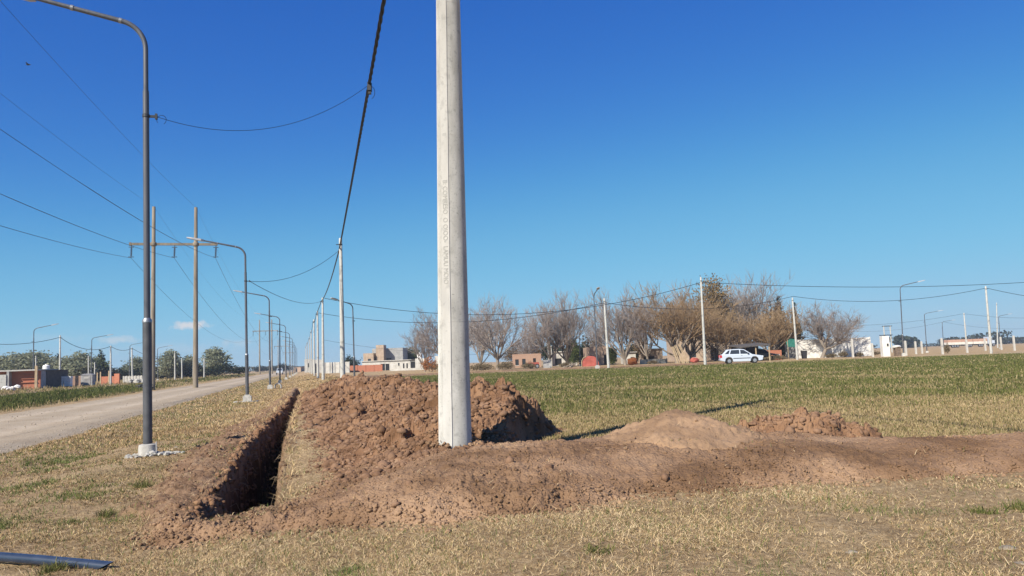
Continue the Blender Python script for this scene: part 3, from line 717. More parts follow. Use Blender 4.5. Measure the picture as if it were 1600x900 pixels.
# flat strip running up the face towards the road
mb = MB(); th0 = R(-90 - 21)
ex = Vector((-math.sin(th0), math.cos(th0), 0)); en = Vector((math.cos(th0), math.sin(th0), 0))
vs_, fs_ = [], []
zz_ = np.linspace(-.5, HP, 60)
for z_ in zz_:
    r_ = PD / 2 - .0085 * z_; hw = .058 - .0022 * z_ + .0015 * math.sin(z_ * 5.1) ; d_ = math.sqrt(r_ * r_ - hw * hw)
    for (a_, b_) in ((-hw - .014, d_ - .02), (-hw, r_ + .004), (hw, r_ + .004), (hw + .006, d_ - .02)):
        vs_.append(ex * a_ + en * b_ + UP * z_)
for i in range(len(zz_) - 1):
    for k in range(3): fs_.append((i * 4 + k, i * 4 + k + 1, i * 4 + k + 5, i * 4 + k + 4))
mb.add(vs_, fs_); strip_o = mb.build('flat_strip', M['strip'], main_pole)
# raised lettering reading down the strip
def text_mesh(txt, size, depth):
    cu = bpy.data.curves.new('lettering', 'FONT'); cu.body = txt; cu.size = size; cu.extrude = depth; cu.align_x = 'LEFT'; cu.align_y = 'CENTER'
    o = bpy.data.objects.new('lettering', cu); col.objects.link(o); bpy.context.view_layer.update()
    me = bpy.data.meshes.new_from_object(o.evaluated_get(bpy.context.evaluated_depsgraph_get())); bpy.data.objects.remove(o); return me
zB = at(697, 286, 9.6).z - pb.z; zE = at(697, 446, 9.6).z - pb.z
me = text_mesh('B: COMRESO  O OIOO-  LAMUU MOIO', .088, .003); me.materials.append(M['letters'])
wmax = max(v.co.x for v in me.vertices); k_ = (zB - zE) / wmax
lt = link('lettering', me, strip_o)
zm = zB; r_ = PD / 2 - .0085 * (.5 * (zB + zE)); d_ = math.sqrt(r_ * r_ - .045 ** 2) + .0075
rot = Matrix((( -UP).to_tuple(), ex.to_tuple(), en.to_tuple())).transposed()
rot = Matrix(((0, ex.x, en.x), (0, ex.y, en.y), (-1, 0, 0)))
lean_n = .0085
X_ = (en * .0085 - UP).normalized(); Z_ = (en + UP * .0085).normalized(); Y_ = Z_.cross(X_)
lm_ = Matrix(((X_.x * k_, Y_.x, Z_.x), (X_.y * k_, Y_.y, Z_.y), (X_.z * k_, Y_.z, Z_.z))).to_4x4(); lm_.translation = en * (PD / 2 - .0085 * zB + .0055) + UP * zB
lt.matrix_local = lm_
# casting seams and chips round the shaft
for z_ in (1.55, 3.9, 4.75, 5.65):
    mb = MB(); r_ = PD / 2 - .0085 * z_; mb.lathe([(r_ + .0008, z_), (r_ + .0022, z_ + .006), (r_ + .0008, z_ + .012)], 44)
    mb.build('casting_seam', M['concrete'], main_pole)
tp = at(700, 0, 9.6); dd = (tp - pb); dd = Vector((dd.x, 0, dd.z)).normalized()
main_pole.rotation_mode = 'QUATERNION'; main_pole.rotation_quaternion = UP.rotation_difference(dd)

n_ = 260; a_ = RNG.random(n_) * 6.2832; q_ = PD / 2 + np.abs(RNG.normal(0, .10, n_)); x_, y_ = pb.x + q_ * np.cos(a_), pb.y + q_ * np.sin(a_); s_ = .008 + .03 * RNG.random(n_) ** 3
lumps('pole_foot_crumbs', x_, y_, top_z(x_, y_) + s_ * .3 + np.clip(.07 - .5 * (q_ - PD / 2), 0, .07) * RNG.random(n_), s_, 1, M['soil_dry'])
# ------------------------------------------------------------------ slim concrete poles
def slim_pole(label, group, clamp=True, H=8.6, rb=.145, rt=.085):
    t_ = thing('concrete_pole', label, 'utility pole', group=group)
    m_ = MB(); m_.lathe([(rb, -.4), (rb, 0), (.5 * (rb + rt), H / 2), (rt, H - .03), (rt * .8, H)], 14); m_.build('shaft', M['concrete_new'], t_, smooth=True)
    if clamp:
        m_ = MB(); m_.lathe([(rt + .012, H - .42), (rt + .014, H - .40), (rt + .012, H - .34)], 12); m_.box(-rt - .16, -rt + .01, -.03, .03, H - .40, H - .36); m_.build('cable_bracket', M['darkmetal'], t_)
    return t_
G_ROW = 'concrete poles carrying the cable along the road'
row0 = slim_pole('pale concrete pole at the far end of the soil heap, its base hidden by earth', G_ROW)
row_specs = [(536, 42, (532, 372), None),
             (505, 74, (504, 465), 'nearer of the twin concrete poles beyond the heap, where cables branch off to the right'),
             (497, 86, (496, 486), 'farther of the twin concrete poles beyond the heap, left of its neighbour'),
             (491.5, 113, None, 'fifth concrete pole from the camera in the row along the road'),
             (487, 146, None, 'sixth concrete pole from the camera in the row, before the white houses'),
             (484, 178, None, 'seventh concrete pole from the camera in the row along the road'),
             (480.5, 212, None, 'eighth concrete pole from the camera in the row along the road'),
             (478, 246, None, 'far ninth concrete pole from the camera in the row along the road')]
ROW = []
for i, (px, Y, tpx, lab) in enumerate(row_specs):
    o = row0 if i == 0 else copy_tree(row0)
    if lab: o['label'] = lab
    b_ = foot(px, Y)
    stand(o, b_, tpx, 8.6, STREET); ROW.append(o)
G_F = 'concrete poles round the far side of the field'
pole_specs = [(951, 79, (944, 466), 'slim concrete pole just right of the brick house, beside a dark lamp post'),
              (1102, 76, (1095, 433), 'tall pale concrete pole left of the white hatchback car'),
              (1246, 92, (1238, 465), 'slim concrete pole leaning left before the long white wall'),
              (1549, 84, (1540, 447), 'weathered concrete pole near the right edge, before the truck'),
              (1511, 135, (1506, 489), 'faint thin concrete pole before the truck trailer'),
              (1559, 170, (1557, 473), 'thin far concrete pole just right of the truck cab')]
FP = []
for px, Y, tpx, lab in pole_specs:
    o = copy_tree(row0); o['label'] = lab; o['group'] = G_F; stand(o, foot(px, Y), tpx, 8.6, STREET + math.pi / 2); FP.append(o)
G_L = 'thin concrete poles in the lots left of the road'
LP = []
for px, Y, tpx, lab in [(93.5, 98, (94, 524), 'thin concrete pole just right of the small brick house'),
                        (173, 104, (173, 540), 'thin concrete pole before the low red brick walls'),
                        (207, 118, (206, 543), 'thin concrete pole left of the tall grey lamp and the twin-leg pylon'),
                        (273.5, 140, (273, 549), 'thin concrete pole between the two legs of the near pylon, left one of three'),
                        (284.5, 150, (284, 560), 'short pale concrete pole between the legs of the near pylon, middle one of three'),
                        (302, 158, (302, 560), 'short pale concrete pole close to the right leg of the near pylon, on its left'),
                        (319, 150, (319, 559), 'short pale concrete pole right of the near pylon legs'),
                        (138.5, 150, (138, 556), 'thin far pole above the grey portable toilet, left one of a pair'),
                        (148, 150, (148, 566), 'thin far pole right behind the grey portable toilet, right one of a pair'),
                        (56, 150, (56, 556), 'thin far pole rising behind the roof of the small brick house')]:
    o = copy_tree(row0); o['label'] = lab; o['group'] = G_L; stand(o, foot(px, Y), tpx, 8.6, STREET + math.pi); LP.append(o)

# ------------------------------------------------------------------ street lamps
LH = 7.9
def lamp(label, group, rubble=False):
    t_ = thing('street_lamp', label, 'street lamp', group=group)
    m_ = MB(); m_.tube([(0, 0, -.2), (0, 0, 2.35)], .080, 16); m_.build('lower_post', M['lamp_low'], t_, True)
    m_ = MB(); m_.lathe([(.058, 2.33), (.086, 2.33), (.086, 2.37), (.060, 2.41)], 16); m_.build('collar', M['metal'], t_, True)
    pts = [(0, 0, 2.3), (0, 0, 6.55)]; rr = [.058, .056]
    m_ = MB(); m_.tube(pts, rr, 14); m_.build('upper_post', M['lamp'], t_, True)
    Rb = .52; cx, cz = -Rb, LH - Rb - .04; tilt = R(12.5)
    pts = [(0, 0, 6.5)]; a_end = math.pi / 2 - tilt
    for k in range(11):
        a = a_end * k / 10; pts.append((cx + Rb * math.cos(a), 0, cz + Rb * math.sin(a)))
    e_ = Vector(pts[-1]); d_ = Vector((-math.cos(tilt), 0, math.sin(tilt)))
    for q in (.8, 1.6): pts.append(tuple(e_ + d_ * q))
    m_ = MB(); m_.tube(pts, [.046] * (len(pts) - 2) + [.042, .036], 14); m_.build('arm', M['lamp'], t_, True)
    for q in (.03, .88):
        m_ = MB(); c_ = e_ + d_ * q; m_.tube([c_ - d_ * .025, c_ + d_ * .025], .052, 14); m_.build('arm_ring', M['metal'], t_, True)
    h0 = e_ + d_ * 1.5; n_ = Vector((math.sin(tilt), 0, math.cos(tilt)))
    m_ = MB(); vv = []
    for (q, w_, u0, u1) in ((0, .05, -.045, .045), (.12, .12, -.05, .05), (.55, .15, -.045, .03), (.78, .10, -.03, .01)):
        c_ = h0 + d_ * q
        for (sy, sz) in ((-1, u0), (1, u0), (1, u1), (-1, u1)): vv.append(c_ + Vector((0, sy * w_, 0)) + n_ * sz)
    ff = [(3, 2, 1, 0), (12, 13, 14, 15)]
    for i in range(3):
        for k in range(4): ff.append((i * 4 + k, i * 4 + (k + 1) % 4, i * 4 + 4 + (k + 1) % 4, i * 4 + 4 + k))
    m_.add(vv, ff); m_.build('lamp_head', M['lamphead'], t_)
    m_ = MB()
    if rubble: m_.lathe([(.165, -.15), (.16, .14), (.15, .20), (.09, .215)], 18); m_.build('concrete_base', M['cbase'], t_, True)
    else: m_.box(-.19, .19, -.19, .19, -.2, .30); m_.box(-.12, .12, -.12, .12, .30, .36); m_.build('concrete_base', M['cbase'], t_)
    m_ = MB(); m_.lathe([(.059, 6.05), (.066, 6.06), (.066, 6.11), (.059, 6.12)], 12); m_.box(.05, .20, -.02, .02, 6.06, 6.10); m_.box(.16, .20, -.03, .03, 6.03, 6.13); m_.build('cable_clip', M['darkmetal'], t_)
    return t_
G_LAMP = 'grey street lamps along the road'
lamp1 = lamp('tall grey street lamp nearest the camera, its foot in a white concrete collar with rubble', G_LAMP, True)
b1 = foot(231, 14.2); b1.z = tz(b1.x, b1.y); stand(lamp1, b1, None, LH, STREET, LH * 1.047)
d1 = (at(227.5, 60, 14.2) - b1); lamp1.rotation_quaternion = UP.rotation_difference(Vector((d1.x, 0, d1.z)).normalized()) @ Euler((0, 0, STREET)).to_quaternion()
lamp2 = lamp('second grey street lamp from the camera, on a square concrete block beside the road', G_LAMP)
LAMPS = [lamp1, lamp2]
nth = ['third', 'fourth', 'fifth', 'sixth', 'seventh', 'eighth', 'ninth', 'tenth']
for i, (px, Y, tpx) in enumerate([(386.5, 37, (383, 384)), (422, 59.5, (420.5, 461)), (437.5, 83, (437, 494)), (447, 106, None), (453, 129, None), (457.5, 152, None), (460, 176, None), (462, 200, None), (464, 226, None)]):
    o = lamp2 if i == 0 else copy_tree(lamp2)
    if i: o['label'] = f'{nth[i - 1]} grey street lamp from the camera in the row beside the road'
    stand(o, foot(px, Y), tpx, LH, STREET); LAMPS.append(o)
bpy.context.view_layer.update()
G_LL = 'street lamps with short arms in the lots left of the road'
for px, Y, tpx, lab in [(51.5, 92, (53, 512), 'dark street lamp standing at the corner of the small brick house, arm to the right'),
                        (142, 104, (143.5, 527), 'dark street lamp behind the grey portable toilet, arm to the right'),
                        (202, 125, (203, 538), 'dark street lamp left of the nearest tall lamp, arm to the right'),
                        (246.5, 140, (246, 543), 'thin far street lamp just right of the left pylon leg')]:
    o = copy_tree(lamp2); o['label'] = lab; o['group'] = G_LL; stand(o, foot(px, Y), tpx, LH, STREET + math.pi)
G_RL = 'street lamps round the far side of the field'
for px, Y, tpx, rz, lab in [(554, 66, (551, 474), R(60), 'dark street lamp right of the second concrete pole, short arm seen from the front'),
                            (933.5, 79, (927.5, 459), R(96), 'dark street lamp seen end on, left of the concrete pole by the brick house'),
                            (1412, 88, (1406, 445), R(165), 'dark street lamp beside the white masonry pillar, arm to the right'),
                            (1448.5, 118, (1444, 489), R(160), 'dark street lamp between the masonry pillar and the truck, arm to the right'),
                            (1474.5, 150, (1472, 502), R(180), 'faint far street lamp at the left end of the truck'),
                            (1564, 140, (1560, 493), R(185), 'far street lamp right of the truck cab, arm to the right'),
                            (907, 112, (905, 520), R(90), 'far street lamp seen end on before the dark trees, left of the brick house')]:
    o = copy_tree(lamp2); o['label'] = lab; o['group'] = G_RL; stand(o, foot(px, Y), tpx, LH, rz)
m_ = MB(); rr = random.Random(5)
for k in range(46):
    a = rr.uniform(0, 6.28); q = .12 + .26 * math.sqrt(rr.random()); s_r = rr.uniform(.025, .065)
    m_.rock((b1.x + q * math.cos(a) * 1.15 + .02, b1.y + q * math.sin(a) * .9, tz(b1.x + q * math.cos(a), b1.y + q * math.sin(a)) + s_r * .25 + max(0, .09 - .28 * q)), s_r, k, (1.1, 1, .65), 1)
for k in range(7): m_.rock((b1.x + rr.uniform(.35, .75), b1.y + rr.uniform(-.25, .15), tz(b1.x + .5, b1.y) + .012), rr.uniform(.02, .05), 90 + k, (1.1, 1, .6), 1)
tag(m_.build('concrete_rubble', M['rubble']), 'loose lumps of pale concrete spilled round the foot of the nearest lamp', 'rubble')
m_ = MB(); m_.tube([(b1.x + .17, b1.y - .05, b1.z - .05), (b1.x + .185, b1.y - .06, b1.z + .12), (b1.x + .175, b1.y - .05, b1.z + .26)], .011, 6)
tag(m_.build('conduit', M['strip']), 'short cream plastic conduit sticking up beside the foot of the nearest lamp', 'conduit')
m_ = MB(); b2 = LAMPS[1].location
for k in range(16):
    a = rr.uniform(0, 6.28); q = .25 + .35 * rr.random(); m_.rock((b2.x + q * math.cos(a) * 1.2, b2.y + q * math.sin(a), b2.z + .01), rr.uniform(.04, .1), 300 + k, (1.2, 1, .45), 1)
tag(m_.build('concrete_rubble', M['rubble']), 'low scatter of concrete lumps round the square block of the second lamp', 'rubble')

# ------------------------------------------------------------------ twin-leg pylons
p1 = foot(241, 71.5)
HC, HS = perp(p1.x, p1.y) + 1.66, along(p1.x, p1.y) + .3
def street_pt(c, s, z=0): return Vector((CS * c - SN * s, SN * c + CS * s, z))
HT, HX = at(238, 322, 71.5).z - p1.z, at(238, 381, 71.5).z - p1.z
def pylon(label):
    t_ = thing('power_pylon', label, 'pylon', group='twin-leg pylons carrying the power line')
    for sx in (-1.86, 1.86):
        m_ = MB(); m_.lathe([(.245, -.5), (.245, 0), (.15, HT - .05), (.12, HT)], 18, sx, 0); m_.build('leg', M['hframe'], t_, True)
        m_ = MB(); m_.lathe([(.25, HX - .16), (.27, HX - .12), (.27, HX + .14), (.22, HX + .2)], 14, sx, 0); m_.build('clamp_ring', M['hframe'], t_, True)
    m_ = MB(); m_.box(-3.88, 3.82, -.10, .10, HX - .10, HX + .12); m_.box(-3.95, -3.78, -.13, .13, HX - .14, HX + .15); m_.build('crossarm', M['hframe'], t_)
    for sx in (-3.75, 0, 3.68):
        m_ = MB(); m_.tube([(sx, 0, HX - .1), (sx - .05, 0, HX - 1.3)], .035, 6)
        for q in range(8):
            z_ = HX - .38 - q * .10; m_.lathe([(.04, z_ - .03), (.11, z_ - .01), (.10, z_ + .01), (.04, z_ + .03)], 10, sx - .05 * (HX - z_) / 1.3, 0)
        st_ = m_.build('insulator_string', M['glass_ins'], t_)
        m_ = MB(); m_.box(sx - .25, sx + .22, -.03, .03, HX - .31, HX - .25); m_.build('guard_horn', M['darkmetal'], st_)
        m_ = MB(); m_.box(sx - .28, sx + .20, -.03, .03, HX - 1.24, HX - 1.18); m_.build('guard_horn', M['darkmetal'], st_)
    return t_
pyl = pylon('near twin-leg concrete pylon with a crossarm, rising left of the road behind the nearest lamp')
PY = []
for i, lab in enumerate([None, 'second twin-leg pylon, far up the road between the second and third lamps', 'third twin-leg pylon, small and far up the road', 'fourth twin-leg pylon, tiny and farthest up the road']):
    o = pyl if i == 0 else copy_tree(pyl)
    if lab: o['label'] = lab
    q_ = street_pt(HC, HS + 178 * i); o.location = (q_.x, q_.y, float(base(q_.x, q_.y))); o.rotation_euler = (0, 0, STREET); PY.append(Vector(o.location))
q_ = street_pt(HC + 0.0, HS - 178); PYB = Vector((q_.x, q_.y, PY[0].z))
def cat_pts(a, b, sag, n=40):
    a, b = Vector(a), Vector(b); return [a.lerp(b, k / n) - UP * (4 * sag * (k / n) * (1 - k / n)) for k in range(n + 1)]
def wire(name, label, cat, pts, r, mt='wire', group=None, n=5):
    m_ = MB(); m_.tube(pts, r, n); return tag(m_.build(name, M[mt], None, True), label, cat, group)
for sx, lab in ((-3.80, 'left conductor of the power line hanging from the pylon crossarms'), (-.05, 'middle conductor of the power line hanging from the pylon crossarms'), (3.63, 'right conductor of the power line hanging from the pylon crossarms')):
    pts = []
    allp = [PYB] + PY
    for k in range(4):
        a = allp[k] + Vector((CS * sx, SN * sx, HX - 1.3)); b = allp[k + 1] + Vector((CS * sx, SN * sx, HX - 1.3))
        pts += cat_pts(a, b, 4.6, 60)[(1 if k else 0):]
    wire('power_line', lab, 'power line', pts, [.0085 if p_.y < 30 else .015 for p_ in pts], group='conductors of the power line')
for sx, lab in ((-1.86, 'thin earth wire joining the tops of the left pylon legs'), (1.86, 'thin earth wire joining the tops of the right pylon legs')):
    pts = []
    for k in range(3):
        a = allp[k] + Vector((CS * sx, SN * sx, HT)); b = allp[k + 1] + Vector((CS * sx, SN * sx, HT)); pts += cat_pts(a, b, 3.6, 60)[(1 if k else 0):]
    wire('earth_wire', lab, 'power line', pts, .007, group='earth wires on the pylon tops')

# ------------------------------------------------------------------ bundled cable along the road and its branches
def ptop(o, dz=.38): return wpt(o, (-.13, 0, 8.6 - dz))
A2 = ptop(ROW[0]); A2 = at(530.5, 388, 42)
pA = at(600, 0, 13.4)
dirc = (pA - A2); A1 = A2 + dirc * 1.62; 
A1.z = pA.z + .35
# a gentle sag that passes through the photo's top edge
n_ = 520; tA = (A2.y - pA.y) / (A2.y - A1.y)
zl = A2.z + (A1.z - A2.z) * tA; sag = (zl - pA.z) / (4 * tA * (1 - tA))
mainpts = cat_pts(A2, A1, sag, n_)
m_ = MB()
axis = (A1 - A2).normalized(); sd_ = axis.cross(UP).normalized(); up_ = sd_.cross(axis)
for k in range(3):
    pts = []
    for i, p_ in enumerate(mainpts):
        w_ = 2 * math.pi * (k / 3 + i * .045 / .55 * 1.0); pts.append(p_ + (sd_ * math.cos(w_) + up_ * math.sin(w_)) * .021)
    m_.tube(pts, .0215, 6)
cabl = [ptop(o, .4) for o in ROW]
cabl[0] = A2
for a, b, sg in zip(cabl[:-1], cabl[1:], (.45, .05, .45, .4, .4, .4, .4)): m_.tube(cat_pts(a, b, sg, 24), .034, 6)
tag(m_.build('overhead_cable', M['cable'], None, True), 'thick twisted black cable sweeping overhead and along the row of concrete poles', 'cable')
def near_py(py):
    return min(mainpts, key=lambda p_: abs(proj(p_)[1] - py) if p_.y > 8 else 1e9)
cp = near_py(130)
t_ = thing('cable_connector', 'small black connector with a loop of wire clipped to the thick overhead cable', 'connector', cp)
m_ = MB(); m_.box(-.03, .04, -.05, .05, -.14, .02); m_.box(-.02, .03, -.03, .03, -.20, -.13); m_.build('clamp_body', M['cable'], t_)
m_ = MB(); m_.tube([(.08 * math.sin(w_) + .02, 0, -.17 + .12 * math.cos(w_)) for w_ in np.linspace(-2.6, 2.9, 20)], .005, 4); m_.build('wire_loop', M['cable'], t_)
t_.scale = (1.25, 1.25, 1.25)
G_D = 'drop wires from the cable to the street lamps'
c1 = wpt(lamp1, (.18, 0, 6.08))
wire('drop_wire', 'drop wire sagging from the nearest street lamp up to the thick cable', 'cable', cat_pts(c1, cp + Vector((0, 0, -.02)), .62, 40), .0052, 'cable', G_D)
for i, (la, qa, sg, lab) in enumerate([(LAMPS[1], A2 + Vector((0, 0, -.1)), .55, 'drop wire from the second street lamp to the pole at the end of the heap'),
                                       (LAMPS[2], cabl[1], .55, 'drop wire from the third street lamp to the twin poles')]):
    bpy.context.view_layer.update()
    wire('drop_wire', lab, 'cable', cat_pts(wpt(la, (.18, 0, 6.08)), qa, sg, 30), .011 + .004 * i, 'cable', G_D)
t_ = thing('wire_loop', 'small loop of wire hanging from the clip on the nearest lamp', 'wire', c1)
m_ = MB(); m_.tube([(.10 + .09 * math.sin(w_), 0, -.07 + .09 * math.cos(w_)) for w_ in np.linspace(-2.2, 2.6, 18)], .005, 4); m_.build('coil', M['cable'], t_)
G_X = 'cables crossing to the far side of the field'
off1 = at(1900, 411, 84); off2 = at(1760, 474, 95)
pts = cat_pts(at(507, 466, 74), at(1096, 441, 76), 2.35, 70) + cat_pts(at(1096, 441, 76), off1, 1.35, 50)[1:]
wire('overhead_cable', 'upper long cable crossing the field to the tall pole by the car', 'cable', pts, .025, 'cable', G_X)
pts = cat_pts(at(498, 489, 86), at(944.5, 473, 79), 1.55, 50) + cat_pts(at(944.5, 473, 79), at(1239, 463, 92), 1.05, 40)[1:] + cat_pts(at(1239, 463, 92), at(1541, 450, 84), 1.0, 40)[1:] + cat_pts(at(1541, 450, 84), off2, .55, 30)[1:]
wire('overhead_cable', 'lower long cable crossing the field over four slim poles', 'cable', pts, .025, 'cable', G_X)
pts = cat_pts(at(1180, 500, 150), at(1506, 490, 135), 1.6, 30) + cat_pts(at(1506, 490, 135), at(1700, 488, 140), .9, 30)[1:]
wire('overhead_cable', 'faint far cable above the truck reaching the thin pole before it', 'cable', pts, .020, 'wire', G_X)
pts = cat_pts(at(1300, 516, 160), at(1474, 503, 150), .9, 30) + cat_pts(at(1474, 503, 150), at(1700, 500, 160), 1.6, 30)[1:]
wire('overhead_cable', 'lowest faint far cable above the truck and the far field', 'cable', pts, .017, 'wire', G_X)
pts = cat_pts(at(505, 531, 113), at(1000, 525, 130), 2.6, 50)
wire('overhead_cable', 'faint far cable behind the big pole, towards the bare trees', 'cable', pts, .017, 'wire', G_X)
pts = cat_pts(at(-120, 512, 92), at(94, 527, 98), 1.4, 30) + cat_pts(at(94, 527, 98), at(173, 541, 104), .95, 30)[1:] + cat_pts(at(173, 541, 104), at(206, 544, 118), .45, 20)[1:] + cat_pts(at(206, 544, 118), at(273, 551, 140), 1.0, 20)[1:]
wire('overhead_cable', 'cable sagging over the small brick house between thin poles', 'cable', pts, .032, 'cable')

# ------------------------------------------------------------------ pipe on the ground, culvert pipe, stones, bird
pe = ground_at(167, 888); ps = ground_at(-90, 878)
pe.z = tz(pe.x, pe.y); ps.z = float(base(ps.x, ps.y)) + .03
t_ = thing('plastic_pipe', 'shiny blue black plastic pipe lying in the grass at the lower left corner', 'pipe', (0, 0, 0))
ax = (pe - ps); L_ = ax.length; axn = ax.normalized(); sdn = axn.cross(UP).normalized(); upn = sdn.cross(axn)
vs_, fs_ = [], []; PR = .040; nn = 28
rows = [-.02, L_ * .2, L_ * .4, L_ * .6, L_ * .8, 1]
for j, q in enumerate(rows):
    for k in range(nn):
        w_ = 2 * math.pi * k / nn; a_, b_ = math.cos(w_) * PR, math.sin(w_) * PR
        if j == len(rows) - 1: qq = L_ - .02 + .16 * (b_ / PR) * .5
        else: qq = q
        vs_.append(ps + axn * qq + sdn * a_ + upn * (b_ + PR * .78 + .010 * math.sin(2.2 * qq)))
for j in range(len(rows) - 1):
    for k in range(nn): fs_.append((j * nn + k, j * nn + (k + 1) % nn, (j + 1) * nn + (k + 1) % nn, (j + 1) * nn + k))
m_ = MB(); m_.add(vs_, fs_); m_.build('pipe_wall', M['pipe'], t_, True)
m_ = MB(); m_.add([v + axn * .002 for v in vs_[-nn:]], [tuple(range(nn))]); m_.build('pipe_mouth', M['pipeend'], t_)
cg = ground_at(434, 605); cg.y = 63; cg = foot(434, 60)
t_ = thing('culvert_pipe', 'grey concrete culvert pipe lying with its dark mouth towards the road by the third lamp', 'pipe', cg, R(14))
m_ = MB()
nn = 22; vs_, fs_ = [], []
for (r_, y_) in ((.20, 0), (.27, 0), (.27, .7), (.20, .7)):
    for k in range(nn): vs_.append((r_ * math.cos(6.2832 * k / nn), y_, .14 + r_ * math.sin(6.2832 * k / nn)))
for j in range(4):
    for k in range(nn): fs_.append((j * nn + k, j * nn + (k + 1) % nn, ((j + 1) % 4) * nn + (k + 1) % nn, ((j + 1) % 4) * nn + k))
m_.add(vs_, fs_); m_.build('pipe_wall', M['concrete_new'], t_, True)
for i, (px, py, sz, lab) in enumerate([(1331, 860, .030, 'flat pale stone in the dry grass at the lower right, left one of two'), (1574, 858, .042, 'flat pale stone in the dry grass at the lower right corner'),
                                       (1598, 882, .035, 'pale stone cut by the lower right edge of the view'), (673, 783, .05, 'flat pale clod on the front slope of the bare earth strip'), (936, 706, .05, 'square clod lying alone right of the big pole'), (843, 712, .04, 'small clod on the bare earth below the dark hollow'), (275, 699, .05, 'small grey stone in the grass right of the nearest lamp')]):
    g_ = ground_at(px, py)
    if py < 800 and px > 400: g_ = ground_at(px, py, .2)
    m_ = MB(); m_.rock((0, 0, 0), sz, 700 + i, (1.3, .95, .38), 2); o = m_.build('stone' if 'stone' in lab else 'clod', M['stone'] if 'stone' in lab else M['soil_dry'], None, True)
    o.location = (g_.x, g_.y, tz(g_.x, g_.y) - sz * .02); tag(o, lab, 'stone' if 'stone' in lab else 'clod')
for px, py, n_, hgt, lab in [(222, 760, 70, .16, 'bright green grass tuft at the left foot of the trench bank'), (1597, 795, 60, .11, 'dark green weed tuft at the right edge of the dry grass'), (1540, 800, 50, .08, 'small green weed beside the tuft at the right edge'), (132, 780, 40, .10, 'low green tuft in the dry grass between lamp and pipe'), (85, 893, 70, .12, 'green grass tuft growing in front of the black pipe'), (168, 806, 50, .15, 'pale green tuft above the end of the black pipe'), (937, 860, 40, .06, 'small dark green weed low in the dry grass below the cone'), (765, 668, 26, .10, 'small weed in the dark hollow beside the big pole')]:
    g_ = ground_at(px, py, .12 if lab.startswith('small weed in') else 0); n_ *= 3; x = g_.x + RNG.normal(0, .055, n_); y = g_.y + RNG.normal(0, .06, n_)
    o = blades('grass_tuft', x, y, top_z(x, y), hgt * (.35 + .7 * RNG.random(n_)), .004 + .004 * RNG.random(n_), np.abs(RNG.normal(.85, .35, n_)).clip(.05, 1.45), np.clip(.50 + .2 * RNG.normal(size=n_), .1, .72), M['grass_green'])
    del o['kind']; tag(o, lab, 'grass tuft')
bp = at(44, 101, 45)
t_ = thing('bird', 'tiny dark bird high in the blue sky left of the nearest lamp', 'bird', bp)
m_ = MB(); m_.lathe([(.001, -.16), (.03, -.10), (.05, 0), (.035, .09), (.025, .12), (.001, .17)], 8)
m_.v = [(v[2], v[0], v[1]) for v in m_.v]; bo = m_.build('body', M['darkmetal'], t_, True)
for sy in (-1, 1):
    m_ = MB(); m_.add([(-.06, sy * .03, .02), (.06, sy * .03, .02), (.03, sy * .22, .07), (-.05, sy * .20, .07), (-.06, sy * .03, .01), (.06, sy * .03, .01), (.03, sy * .22, .06), (-.05, sy * .20, .06)], [(0, 1, 2, 3), (7, 6, 5, 4), (0, 4, 5, 1), (1, 5, 6, 2), (2, 6, 7, 3), (3, 7, 4, 0)]); m_.build('wing', M['darkmetal'], t_)

# ------------------------------------------------------------------ trees
def frusta(P0, P1, R0, R1, n):
    P0, P1 = np.array(P0), np.array(P1); R0, R1 = np.array(R0)[:, None], np.array(R1)[:, None]
    d = P1 - P0; d /= np.linalg.norm(d, axis=1)[:, None] + 1e-9
    ref = np.where(np.abs(d[:, 2:3]) < .85, np.array([[0, 0, 1.]]), np.array([[1., 0, 0]]))
    a = np.cross(d, ref); a /= np.linalg.norm(a, axis=1)[:, None]; b = np.cross(d, a)
    vs = []
    for P, Rr in ((P0, R0), (P1, R1)):
        for k in range(n):
            w = 2 * math.pi * k / n; vs.append(P + (a * math.cos(w) + b * math.sin(w)) * Rr)
    v = np.stack(vs, 1).reshape(-1, 3); o = (np.arange(len(P0)) * 2 * n)[:, None]
    f = np.concatenate([o + np.array([[k, (k + 1) % n, n + (k + 1) % n, n + k]]) for k in range(n)])
    return v, f
